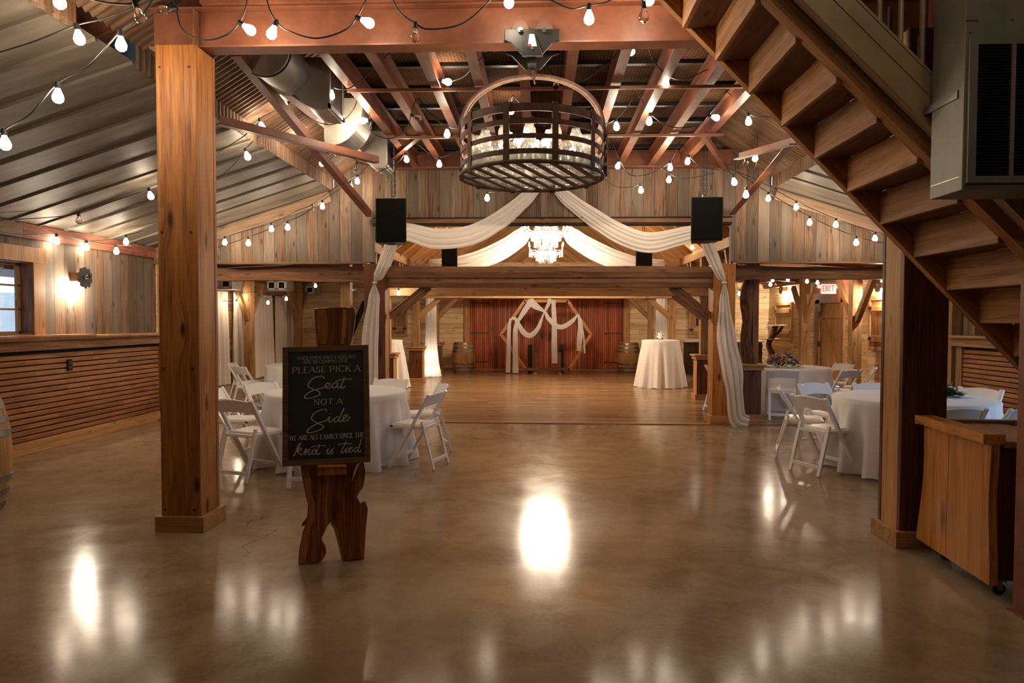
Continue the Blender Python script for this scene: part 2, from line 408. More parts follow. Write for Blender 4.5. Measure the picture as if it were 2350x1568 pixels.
def tag(o, label=None, cat=None, group=None, kind=None):
    if label: o['label'] = label
    if cat: o['category'] = cat
    if group: o['group'] = group
    if kind: o['kind'] = kind
    return o
def thing(name, label, cat, loc=(0, 0, 0), group=None, kind='thing'):
    o = bpy.data.objects.new(name, None); COL.objects.link(o); o.location = loc; o.empty_display_size = 0.1
    return tag(o, label, cat, group, kind)
def struct(mb, name, mat, label=None, cat=None, **kw):
    o = mb.build(name, mat, **kw); o['kind'] = 'structure'
    if label: tag(o, label, cat)
    return o
def copy_tree(o, parent=None):
    c = o.copy(); COL.objects.link(c)
    if parent is not None: c.parent = parent
    for ch in list(o.children): copy_tree(ch, c)
    return c

def timber_mb(L, w, h, bev=0.006):
    m = MB(); m.obox((L / 2, 0, 0), (L, w, h), None, bev); return m
def along(p0, p1, up=(0, 0, 1)):
    p0, p1 = V(p0), V(p1); x = (p1 - p0).normalized(); up = V(up)
    if abs(x.dot(up)) > 0.98: up = V((0, 1, 0))
    y = up.cross(x).normalized(); z = x.cross(y)
    mt = Matrix((x, y, z)).transposed().to_4x4(); mt.translation = p0
    return mt, (p1 - p0).length
def timber(name, p0, p1, w, h, mat, parent=None, bev=0.006, up=(0, 0, 1)):
    mt, L = along(p0, p1, up)
    return timber_mb(L, w, h, bev).build(name, mat, parent, matrix=mt)
def ibeam(name, p0, p1, w, h, mat, parent=None, tf=0.012, tw=0.008, up=(0, 0, 1)):
    mt, L = along(p0, p1, up); m = MB()
    m.box(0, L, -w / 2, w / 2, -h / 2, -h / 2 + tf); m.box(0, L, -w / 2, w / 2, h / 2 - tf, h / 2); m.box(0, L, -tw / 2, tw / 2, -h / 2 + tf, h / 2 - tf)
    return m.build(name, mat, parent, matrix=mt)
def spline(pts, k=6):
    pts = [V(p) for p in pts]; out = []
    if len(pts) < 3:
        return [pts[0].lerp(pts[-1], i / k) for i in range(k + 1)]
    for i in range(len(pts) - 1):
        p0 = pts[i - 1] if i else pts[0] * 2 - pts[1]
        p1, p2 = pts[i], pts[i + 1]
        p3 = pts[i + 2] if i + 2 < len(pts) else p2 * 2 - p1
        for j in range(k):
            t = j / k
            out.append(0.5 * ((2 * p1) + (p2 - p0) * t + (2 * p0 - 5 * p1 + 4 * p2 - p3) * t * t + (3 * p1 - p0 - 3 * p2 + p3) * t ** 3))
    out.append(pts[-1]); return out

# ------------------------------------------------------------------ shell
YB, YW = 10.45, 21.25          # gable wall, end wall
XL, XR = -5.97, 6.25         # side walls of the front hall
BL, BR = -7.5, 7.0          # side walls of the barn room
XC = 0.15

struct(MB().box(-8.2, 8.2, -4, 10.22, -0.1, 0.0), 'floor', 'concrete')
struct(MB().box(-8.2, 8.2, 10.22, YW + 0.3, -0.1, 0.004), 'floor_boards', 'floorwood')
struct(MB().box(-8.2, 8.2, 10.19, 10.245, -0.05, 0.012, 0.004), 'trim_1', 'oldbeam')

def zroof(x, side):          # underside of the aisle roofs in the front hall
    return 3.54 - 0.318 * ((-3.15 - x) if side < 0 else (x - 3.42))

# side walls of the front hall, barn boards
WY0, WY1, WZ0, WZ1 = 6.55, 7.80, 1.36, 2.22    # window hole
m = MB()
m.box(XL - 0.12, XL, -4, WY0, 0, 2.9); m.box(XL - 0.12, XL, WY1, YB + .1, 0, 2.9)
m.box(XL - 0.12, XL, WY0, WY1, 0, WZ0); m.box(XL - 0.12, XL, WY0, WY1, WZ1, 2.9)
struct(m, 'wall_left', 'barn_y')
m = MB()
m.box(XR, XR + 0.12, 7.5, YB + .1, 0, 2.9)
m.box(XR, XR + 0.12, 5.3, 7.5, 2.35, 2.9); m.box(XR, XR + 0.12, -4, 5.3, 0, 2.9)
struct(m, 'wall_right', 'barn_y')
struct(MB().box(-6.2, 6.5, -4.1, -4.0, 0, 6.5), 'wall_rear', 'barn_x')

# gable wall between the hall and the barn room
pl = [(XL, 2.43), (XL, zroof(XL, -1)), (-3.15, 3.56), (-3.15, 4.3), (3.42, 4.3), (3.42, 3.56), (XR, zroof(XR, 1)), (XR, 2.43), (2.84, 2.43), (2.84, 3.08), (-2.55, 3.08), (-2.55, 2.43)]
struct(MB().prism([(x, YB - .1, z) for x, z in pl], (0, 0.12, 0)), 'wall_gable', 'barn_x')
m = MB()
for x in (-3.0, -1.75, -0.6, 0.9, 2.1, 3.3): pass
struct(MB().box(-2.55, 2.84, YB - .13, YB + .06, 3.015, 3.08, .004), 'trim_2', 'oldbeam')
struct(MB().box(-2.55, 2.84, YB - .12, YB + .05, 2.985, 3.015).box(-2.55, 2.84, YB - .14, YB - .1, 3.08, 3.10), 'trim_3', 'black')
struct(MB().box(XL, -2.64, YB - .13, YB + .06, 2.405, 2.43).box(2.92, XR, YB - .13, YB + .06, 2.405, 2.43), 'trim_4', 'frame')
M['weathered'] = wood('weathered', (0.13, .075, .042), (.24, .155, .098), (.34, .235, .155), rough=.75, knots=.6, var=.15)
# sloping rake boards along the gable wall
for s, a, b in ((-1, XL, -3.2), (1, XR, 3.47)):
    timber('trim_5' if s < 0 else 'trim_6', (a, YB - .13, zroof(a, s) - .10), (b, YB - .13, zroof(b, s) - .10), 0.04, 0.17, 'weathered')['kind'] = 'structure'
# eave boards
timber('trim_7', (XL + .03, -2, 2.57), (XL + .03, 7.6, 2.57), 0.06, 0.17, 'weathered')['kind'] = 'structure'
timber('trim_8', (XL + .03, 7.6, 2.57), (XL + .03, YB - .1, 2.57), 0.06, 0.17, wood('redboard', (0.12, .03, .015), (.30, .10, .06), (.45, .20, .12), rough=.7))['kind'] = 'structure'
timber('trim_9', (XR - .03, 4.6, 2.575), (XR - .03, YB - .1, 2.575), 0.06, 0.17, 'weathered')['kind'] = 'structure'
# corner boards at the gable wall
timber('trim_10', (XL + .10, YB - .04, 0), (XL + .10, YB - .04, 2.43), 0.14, 0.10, 'timber')['kind'] = 'structure'
timber('trim_11', (XR - .10, YB - .04, 0), (XR - .10, YB - .04, 2.43), 0.14, 0.10, 'timber')['kind'] = 'structure'
timber('trim_12', (XR - .04, YB - .5, 1.36), (XR - .04, YB - .5, 2.43), 0.14, 0.05, 'timber')['kind'] = 'structure'

# aisle roofs of the front hall: ribbed weathered sheets
def ribbed(s, x0, x1, y0, y1, dz=0.0):
    rows = []; ys = []
    y = y0; k = 0
    while y < y1:
        ys += [(y, 0.0), (y + 0.395, 0.0), (y + 0.405, -0.022), (y + 0.425, -0.022), (y + 0.435, 0.0)]
        y += 0.44
    for x in (x0, x1):
        rows.append([(x, yy, zroof(x, s) + d + dz) for yy, d in ys])
    return MB().grid(rows)
struct(ribbed(-1, XL - .2, -3.15, -4, YB - .1), 'ceiling_aisle_left', 'galv', mods=(('SOLIDIFY', {'thickness': 0.004}),))
struct(ribbed(1, 3.42, XR + .2, -4, YB - .1), 'ceiling_aisle_right', 'galv', mods=(('SOLIDIFY', {'thickness': 0.004}),))

# rusty corrugated fascia and the steep corrugated roof above it
def corrugated(fn, L0, L1, nrow, pitch=0.076, amp=0.011):
    n = int((L1 - L0) / pitch * 8)
    rows = []
    for r in range(nrow):
        rows.append([fn(r / (nrow - 1), L0 + (L1 - L0) * i / n, amp * math.sin(2 * math.pi * ((L1 - L0) * i / n) / pitch)) for i in range(n + 1)])
    return MB().grid(rows)
for s, xs in ((-1, -3.15), (1, 3.42)):
    sd = 'left' if s < 0 else 'right'
    for a, b, t in ((0.5, 4.55, 'a'), (5.25, YB - .11, 'b')):
        o = corrugated(lambda r, y, d: (xs - s * d - s * 0.0, y, 3.50 + 0.20 * r), a, b, 2).build('trim_fascia_' + sd, 'corr', smooth=True)
        o['kind'] = 'structure'
    dx = -s * 1.45
    o = corrugated(lambda r, y, d: (xs + dx * r, y, 3.68 + 0.62 * 1.45 * r + d), 0.5, YB - .11, 2).build('ceiling_slope_' + sd, 'corr', smooth=True)
    o['kind'] = 'structure'

# loft deck over the nave with bearing bars
struct(MB().box(-1.95, 2.25, 4.7, YB - .1, 4.07, 4.12), 'ceiling', 'deck')
for i, y in enumerate((5.55, 6.15, 6.75, 7.4, 8.05, 8.7, 9.35, 9.95)):
    struct(MB().box(-1.95, 2.25, y - .03, y + .03, 4.03, 4.07), 'trim_bar', 'blackiron')
struct(MB().box(XL - .3, XR + .3, -4, YB, 5.1, 5.15).box(XL - .3, XL - .25, -4, YB, 2.8, 5.1).box(XR + .25, XR + .3, -4, YB, 2.8, 5.1), 'ceiling_upper', 'black')

# barn room shell
m = MB()
m.box(BL - .12, BL, YB, YW, 0, 3.0); m.box(BL - .12, XL + .05, YB - .06, YB + .02, 0, 3.0)
struct(m, 'wall_left_barn', 'pine_y')
DY0, DY1, DH = P(1938, 800, X=BR).y, P(1872, 800, X=BR).y, 2.08            # door opening in the side wall
m = MB()
m.box(BR, BR + .12, YB, DY0, 0, 3.0); m.box(BR, BR + .12, DY1, YW, 0, 3.0); m.box(BR, BR + .12, DY0, DY1, DH, 3.0)
m.box(XR - .05, BR + .12, YB - .06, YB + .02, 0, 3.0)
struct(m, 'wall_right_barn', 'pine_y')
struct(MB().box(BL, BR, YW, YW + .12, 0, 3.4), 'wall_back', 'pine_x')
xl_, xr_, zp = XC - 3.25, XC + 3.25, 3.05
RS = 0.80
zr = zp + RS * 3.25
for nm, pts, mt in (('wall_gable_end', [(xl_, 3.2), (XC, zr), (XC, 3.2)], 'gable_l'), ('wall_gable_end', [(xr_, 3.2), (XC, 3.2), (XC, zr)], 'gable_r')):
    struct(MB().prism([(x, YW - .06, z - .1) for x, z in pts], (0, .06, 0)), nm, mt)
struct(MB().box(-3.4, 3.7, YW - .16, YW - .05, 3.15, 3.33, .006), 'trim_13', 'pine_x')
for s in (-1, 1):
    e = XC + s * 3.25
    struct(MB().prism([(XC, YB + .06, zr), (e, YB + .06, zp), (e, YB + .06, zp + .05), (XC, YB + .06, zr + .05)], (0, YW - YB, 0)), 'ceiling_barn_' + ('left' if s < 0 else 'right'), 'sheath')
    w = BL if s < 0 else BR
    struct(MB().prism([(e, YB + .06, 2.97), (w, YB + .06, 2.72), (w, YB + .06, 2.77), (e, YB + .06, 3.02)], (0, YW - YB, 0)), 'ceiling_shed_' + ('left' if s < 0 else 'right'), 'rafter')
# rafters
rp = None
for s in (-1, 1):
    for i in range(13):
        y = YB + 0.9 + i * 0.8
        o = timber('rafter', (XC, y, zr - .118), (XC + s * 3.25, y, zp - .118), 0.09, 0.17, 'rafter')
        tag(o, 'amber timber rafter under the pale boarded barn roof', 'rafter', 'roof rafters of the barn room', 'thing')
    for i in range(7):
        y = YB + 0.6 + i * 1.5
        w = BL if s < 0 else BR
        o = timber('rafter', (XC + s * 3.25, y, 2.885), (w - s * .06, y, 2.645), 0.08, 0.14, 'oldbeam')
        tag(o, 'dark timber rafter under the low roof beside the barn room', 'rafter', 'low rafters of the barn room', 'thing')

# ------------------------------------------------------------------ window in the side wall
t = tag(bpy.data.objects.new('window_1', None), kind='structure'); COL.objects.link(t); t.location = (XL, 7.4, WZ0)
D = 0.19
m = MB(); m.box(XL - D, XL + .01, WY1 - .02, WY1 + .03, WZ0, WZ1); m.box(XL - D, XL + .01, WY0 - .03, WY0 + .02, WZ0, WZ1); m.box(XL - D, XL + .01, WY0 + .02, WY1 - .02, WZ1 - .02, WZ1 + .03); m.box(XL - D, XL + .01, WY0 + .02, WY1 - .02, WZ0 - .03, WZ0 + .02)
m.build('jamb', 'oldbeam_z', t)
m = MB(); m.box(XL, XL + .03, WY1 - .01, WY1 + .17, WZ0 - .02, WZ1 + .02, .004); m.box(XL, XL + .045, WY0 - .2, WY1 + .2, WZ1 - .005, WZ1 + .165, .004); m.box(XL, XL + .03, WY0 - .17, WY0 + .01, WZ0 - .02, WZ1 + .02, .004)
m.build('casing', 'trim_z', t)
m = MB(); X0 = XL - D + .02
for y in (WY0 + .02, WY1 - .06, (WY0 + WY1) / 2): m.box(X0, X0 + .04, y, y + .045, WZ0, WZ1, .004)
for z in (WZ0, WZ0 + .29, WZ0 + .57, WZ1 - .045): m.box(X0, X0 + .04, WY0, WY1, z, z + (.045 if z in (WZ0, WZ1 - .045) else .022), .003)
m.build('sash', 'trim_z', t)
MB().box(X0 + .015, X0 + .02, WY0, WY1, WZ0, WZ1).build('pane', 'winglass', t)

struct(MB().box(-9.6, -9.5, 2, 15, -.1, 2.02), 'window_backdrop', plain('backdrop_paint', (.80, .80, .78), rough=.8, var=.04))  # added pale wall outside, tones down the sky seen through the window
struct(MB().box(-7.4, -6.2, 4, 10, 2.13, 2.22), 'exterior_soffit', 'frame')
# ------------------------------------------------------------------ barn doors in the end wall
def strap(mb, x, z, d, y):
    mb.box(x, x + d * .30, y - .012, y, z - .014, z + .014)
    mb.prism([(x + d * .30, y - .012, z - .03), (x + d * .37, y - .012, z), (x + d * .30, y - .012, z + .03)], (0, .012, 0))
for nm, x0, x1, d in (('door_1', -2.20, XC + .02, 1), ('door_2', XC + .03, 2.56, -1)):
    t = tag(bpy.data.objects.new(nm, None), kind='structure'); COL.objects.link(t); t.location = ((x0 + x1) / 2, YW, 0)
    MB().box(x0, x1, YW - .06, YW - .005, 0.03, 2.20).build('door_leaf', 'red_z', t)
    hx = x0 + .01 if d > 0 else x1 - .01
    for z in (2.08, 1.15, 0.25):
        m = MB(); strap(m, hx, z, d * 1.7, YW - .062); m.build('strap_hinge', 'blackiron', t)
    cx_ = x1 - .12 if d > 0 else x0 + .12
    MB().box(cx_ - .03, cx_ + .03, YW - .075, YW - .06, .95, 1.2).tube([(cx_, YW - .07, 1.0), (cx_, YW - .13, 1.02), (cx_, YW - .13, 1.15), (cx_, YW - .07, 1.17)], .010, 6).build('door_handle', 'blackiron', t)
struct(MB().box(-2.37, -2.20, YW - .09, YW, 0, 2.24, .005).box(2.56, 2.73, YW - .09, YW, 0, 2.24, .005).box(-2.37, 2.73, YW - .09, YW, 2.20, 2.38, .005), 'trim_14', 'trim_z')
struct(MB().box(BL, BR, YW - .05, YW, 0, .05), 'baseboard_back', 'trim')

# side door in the barn room, z-braced
t = tag(bpy.data.objects.new('door_3', None), kind='structure'); COL.objects.link(t); t.location = (BR, (DY0 + DY1) / 2, 0)
m = MB(); m.box(BR - .05, BR + .1, DY0 - .02, DY0 + .13, 0, DH, .005); m.box(BR - .05, BR + .1, DY1 - .30, DY1 + .02, 0, DH, .005); m.box(BR - .05, BR + .1, DY0 - .1, DY1 + .1, DH - .10, DH + .08, .005)
m.build('door_frame', 'timber_z', t)
MB().box(BR + .0, BR + .05, DY0 + .13, DY1 - .30, 0.02, DH - .10).build('door_leaf', wood('door_boards', (.20, .10, .035), (.38, .21, .08), (.48, .29, .12), along='z', across='y', plank=.2, knots=.5, var=.15), t)
m = MB(); m.box(BR - .03, BR + .0, DY0 + .13, DY1 - .30, 1.62, 1.80); m.box(BR - .03, BR + .0, DY0 + .13, DY1 - .30, 0.2, .38)
m.prism([(BR - .03, DY0 + .13, .38), (BR - .03, DY0 + .28, .38), (BR - .03, DY1 - .30, 1.62), (BR - .03, DY1 - .45, 1.62)], (.03, 0, 0))
m.build('door_brace', 'trim_z', t)
for z in (1.72, .98): MB().box(BR - .06, BR - .045, DY1 - .36, DY1 - .24, z - .07, z + .07).build('door_hinge', 'blackiron', t)
# ------------------------------------------------------------------ big cedar posts at the front
def boxed_post(px0, px1, Yf, z1, label, mat_f, mats_s, w_depth=None, name='timber_post', trim='trim', zt=.115):
    x0 = P(px0, 900, Y=Yf).x; x1 = P(px1, 900, Y=Yf).x
    d = w_depth or (x1 - x0)
    t = thing(name, label, 'post', ((x0 + x1) / 2, Yf + d / 2, 0))
    tk = 0.04
    timber('front_board', ((x0 + x1) / 2, Yf + tk / 2, 0), ((x0 + x1) / 2, Yf + tk / 2, z1), x1 - x0, tk, mat_f, t, up=(0, -1, 0))
    timber('rear_board', ((x0 + x1) / 2, Yf + d - tk / 2, 0), ((x0 + x1) / 2, Yf + d - tk / 2, z1), x1 - x0, tk, mat_f, t, up=(0, -1, 0))
    for x in (x0 + tk / 2 + .002, x1 - tk / 2 - .002):
        timber('side_board', (x, Yf + d / 2, 0), (x, Yf + d / 2, z1), tk, d - 2 * tk - .004, mats_s, t, up=(0, -1, 0))
    m = MB()
    for a in ((x0 - .035, x1 + .035, Yf - .03, Yf), (x0 - .035, x1 + .035, Yf + d, Yf + d + .03), (x0 - .035, x0, Yf, Yf + d), (x1, x1 + .035, Yf, Yf + d)):
        m.box(*a, 0, zt, .004)
    m.build('base_trim', trim, t)
    m = MB()
    for z in (.16, z1 * .34, z1 * .62, z1 - .16):
        for x in (x0 + .03, x1 - .05): m.lathe([(.0001, -.003), (.008, -.003), (.008, .003), (.0001, .003)], (x, Yf - .002, z), 8, 'y')
    m.build('nail_heads', 'blackiron', t)
    return t
boxed_post(367, 458, 4.84, 3.515, 'tall orange cedar post with pale base trim beside the welcome sign', 'cedar', 'cedar')
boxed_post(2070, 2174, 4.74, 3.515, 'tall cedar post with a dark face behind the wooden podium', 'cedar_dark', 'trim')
boxed_post(836, 884, 10.27, 2.40, 'draped cedar post at the dance floor edge nearer the welcome sign', 'cedar_dark', 'trim')
boxed_post(1635, 1685, 10.27, 2.40, 'draped cedar post at the dance floor edge nearer the stairs', 'cedar', 'trim', zt=.13)

# ------------------------------------------------------------------ steel frame
t = thing('steel_girder', 'rust-red steel girder carrying the trolley and the basket lamp', 'girder', (0, 5.06, 3.52))
ibeam('girder_web', (-2.85, 4.985, 3.665), (3.3, 4.985, 3.665), 0.15, 0.29, 'rust', t)
for x in (-2.52, 2.72):
    MB().box(x - .006, x + .006, 4.915, 5.055, 3.54, 3.80).build('stiffener_plate', 'rust', t)
t = thing('steel_channel', 'flat rust-red steel channel lying on top of the girder', 'channel', (0, 5.06, 3.83))
m = MB(); m.box(-2.45, 2.75, 4.87, 5.08, 3.815, 3.845); m.box(-2.45, 2.75, 4.93, 4.94, 3.845, 4.06); m.box(-2.45, 2.75, 4.87, 5.08, 3.865, 3.88); m.build('channel_web', 'rust', t)
for x, lb in ((-2.62, 'rust-red steel stub column standing on the cedar post by the sign'), (2.82, 'rust-red steel stub column standing on the cedar post by the podium')):
    t = thing('stub_column', lb, 'column', (x, 5.2, 3.53))
    mt, L = along((x, 5.20, 3.53), (x, 5.20, 4.35), (0, -1, 0))
    ibeam('column_section', (x, 5.14, 3.515), (x, 5.14, 4.35), .14, .15, 'rust', t, up=(0, -1, 0))
for s, lb in ((-1, 'rust-red sloping steel rafter running from the stub column over the bar side'), (1, 'rust-red sloping steel rafter running from the stub column over the stair side')):
    x0 = -2.7 if s < 0 else 2.9
    o = ibeam('steel_rafter', (x0, 5.2, 4.10), (x0 + s * 3.2, 5.2, 4.10 - .382 * 3.2), .15, .28, 'rust')
    tag(o, lb, 'rafter', kind='thing')

ordn = ['first', 'second', 'third', 'fourth', 'fifth', 'sixth', 'seventh', 'eighth', 'ninth']
for i, x in enumerate((-1.86, -1.46, -1.03, -.60, -.16, .27, .715, 1.16, 1.61, 2.06)):
    o = ibeam('steel_joist', (x, 4.9, 3.925), (x, YB - .12, 3.925), .095, .21, 'rust')
    lb = 'rust-red steel ceiling joist running beside the metal ducts' if i == 0 else 'rust-red steel ceiling joist, %s in from the metal ducts' % ordn[i - 1]
    tag(o, lb, 'joist', 'ceiling joists', 'thing')
o = ibeam('steel_header', (-2.5, YB - .2, 3.93), (2.8, YB - .2, 3.93), .16, .24, 'rust'); tag(o, 'rust-red steel header along the top of the barn board wall', 'header', kind='thing')
for y, lb in ((6.70, 'thin rust-red bridging rod under the joists near the trolley'), (8.42, 'thin rust-red bridging rod under the joists near the wall')):
    o = timber('bridging_rod', (-1.9, y, 3.795), (2.2, y, 3.795), .03, .03, 'rust', bev=0); tag(o, lb, 'rod', kind='thing')
def angle_bar(name, p0, p1, label, w=.075):
    mt, L = along(p0, p1); m = MB(); m.box(0, L, -w / 2, w / 2, -.006, .006); m.box(0, L, -w / 2, -w / 2 + .010, 0, w)
    return tag(m.build(name, 'rust', matrix=mt), label, 'brace', kind='thing')
angle_bar('steel_brace', (-1.5, 8.42, 3.79), (-2.5, YB - .15, 3.76), 'short flat steel brace in the ceiling corner above the hung speaker by the ducts', .06)
angle_bar('steel_brace', (1.95, 8.42, 3.79), (2.74, YB - .15, 3.76), 'short flat steel brace in the ceiling corner by the speaker on the stair side', .06)
angle_bar('steel_brace', (2.2, 6.70, 3.79), (2.9, 6.2, 3.85), 'short steel brace from the bridging rod up to the stairs', .07)
a = P(500, 285, Y=6.4); b = P(865, 374, Y=8.2)
angle_bar('steel_brace', a, b, 'long flat steel bar crossing under the ducts from the cedar post', .075)
a2 = P(1820, 331, Y=6.9); b2 = P(1690, 366, Y=8.2)
angle_bar('steel_brace', a2, b2, 'flat steel bar ending at the stairs above the string lights', .075)
angle_bar('steel_strut', P(540, 128, Y=5.75), P(847, 497, Y=YB - .14), 'long slanting steel strut running down from the girder to the barn board wall', .085)
angle_bar('steel_strut', P(1890, 240, Y=6.3), P(1680, 492, Y=YB - .14), 'slanting steel strut running from the stairs down to the barn board wall', .085)
timber('steel_purlin', P(608, 165, Y=6.2), P(884, 386, Y=YB - .15), .10, .12, 'rust', bev=0)
tag(bpy.data.objects['steel_purlin'], 'rust-red steel purlin passing behind the metal ducts', 'purlin', kind='thing')

# ------------------------------------------------------------------ curved ducts
def duct(pxl, pxr, pyb, Y, dep, flip, label, z1=4.05, rfrac=.85):
    a = P(pxl, pyb, Y=Y); b = P(pxr, pyb, Y=Y); x0, x1, zb = a.x, b.x, a.z
    t = thing('metal_duct', label, 'duct', ((x0 + x1) / 2, Y + dep / 2, zb))
    w = x1 - x0; R = w * rfrac; n = 14
    arc = []
    for i in range(n + 1):
        an = math.pi / 2 * i / n
        arc.append((x0 + R - R * math.cos(an), zb + R * 1.25 - R * 1.25 * math.sin(an)))
    prof = [(x0, z1)] + arc + [(x1, zb), (x1, z1)]
    if flip: prof = [(x0 + x1 - x, z) for x, z in prof]
    MB().prism([(x, Y, z) for x, z in prof], (0, dep, 0)).build('duct_body', 'duct', t)
    xo = x0 if flip else x1; s = -1 if flip else 1
    m = MB(); m.box(xo, xo + s * .012, Y + .04, Y + dep - .04, zb + .06, zb + .62)
    m.build('outlet_grille', 'blackiron', t)
    m = MB()
    for y0, y1, z0, z2 in ((Y, Y + .04, zb + .02, zb + .66), (Y + dep - .04, Y + dep, zb + .02, zb + .66)): m.box(xo, xo + s * .02, y0, y1, z0, z2)
    m.box(xo, xo + s * .02, Y, Y + dep, zb + .02, zb + .06); m.box(xo, xo + s * .02, Y, Y + dep, zb + .62, zb + .66); m.build('outlet_flange', 'duct', t)
    return t
t = thing('metal_duct', 'round-bottomed galvanized duct end just behind the girder', 'duct', (-2.4, 6.0, 3.8))
c1 = P(607, 120, Y=6.0)
m = MB(); m.lathe([(.0001, 0), (.22, 0), (.22, .55), (.0001, .55)], (c1.x, 6.0, c1.z + .02), 36, 'y'); m.build('duct_body', 'duct', t, smooth='auto')
m = MB(); m.tube([(c1.x + .225 * math.cos(a_), 6.03, c1.z + .02 + .225 * math.sin(a_)) for a_ in [2 * math.pi * i / 36 for i in range(36)]], .008, 6, closed=True); m.build('duct_band', 'blackiron', t)
duct(655, 752, 252, 6.5, .48, False, 'large curved galvanized duct with its outlet turned to the joists')
duct(748, 832, 333, 7.7, .48, True, 'curved galvanized duct with its rounded side turned to the joists')
duct(819, 884, 386, 9.05, .48, False, 'smallest curved galvanized duct just above the hung speaker')

# ------------------------------------------------------------------ timber frame of the barn room
def live_beam(name, x0, x1, y, z0, z1, dep, mat, label, amp=.02, seed=0):
    rnd = random.Random(seed); n = 60; m = MB(); rows = []
    ph = [rnd.uniform(0, 6) for _ in range(6)]
    ring = []
    for i in range(n + 1):
        q = i / n; L = (x1 - x0) * q
        top = z1 + amp * (math.sin(2.1 * L + ph[0]) + .5 * math.sin(5.3 * L + ph[1])); bot = z0 - .6 * amp * (math.sin(1.7 * L + ph[2]) + .5 * math.sin(4.1 * L + ph[3]))
        f_ = y + .4 * amp * math.sin(1.3 * L + ph[4]); zc = (top + bot) / 2
        ring.append([(L, f_ - y, bot), (L, f_ - y - .015, zc), (L, f_ - y, top), (L, dep, top), (L, dep, bot), (L, f_ - y, bot)])
    m.grid(ring); vs = m.bm.verts; m.bm.verts.ensure_lookup_table()
    m.bm.faces.new([m.bm.verts[j] for j in range(5)]); m.bm.faces.new([m.bm.verts[n * 6 + j] for j in range(5)])
    o = m.build(name, mat, matrix=Matrix.Translation((x0, y, 0)))
    return tag(o, label, 'beam', kind='thing')
XP0, XP1 = -3.08, 3.22      # inner posts
live_beam('tie_timber', -2.40, 2.60, 10.30, 2.19, 2.36, .25, 'oldbeam', 'dark timber tie beam spanning the dance floor opening, upper of two', .005, 1)
live_beam('tie_timber', -2.40, 2.60, 10.32, 2.05, 2.185, .22, 'oldbeam', 'dark timber tie beam spanning the dance floor opening, lower of two', .005, 2)
live_beam('tie_timber', XL, -2.66, 10.50, 2.15, 2.35, .2, 'oldbeam', 'wavy live-edge timber beam behind the orange cedar post', .02, 3)
live_beam('tie_timber', 2.91, XR, 10.50, 2.18, 2.37, .2, 'oldbeam', 'wavy live-edge timber beam over the flower table', .014, 4)
BY = (10.75, 13.6, 16.9, 20.1)
bn = ('first', 'second', 'third', 'last')
for i, y in enumerate(BY[1:], 1):
    o = timber('tie_timber', (XP0 - 0.3, y, (0, 2.16, 2.22, 2.33)[i]), (XP1 + .3, y, (0, 2.16, 2.22, 2.33)[i]), .24, .26, 'pale' if i == 1 else 'timber')
    tag(o, 'pale timber tie beam crossing the barn room, %s behind the dark beams' % ('first', 'second', 'third')[i - 1], 'beam', kind='thing')
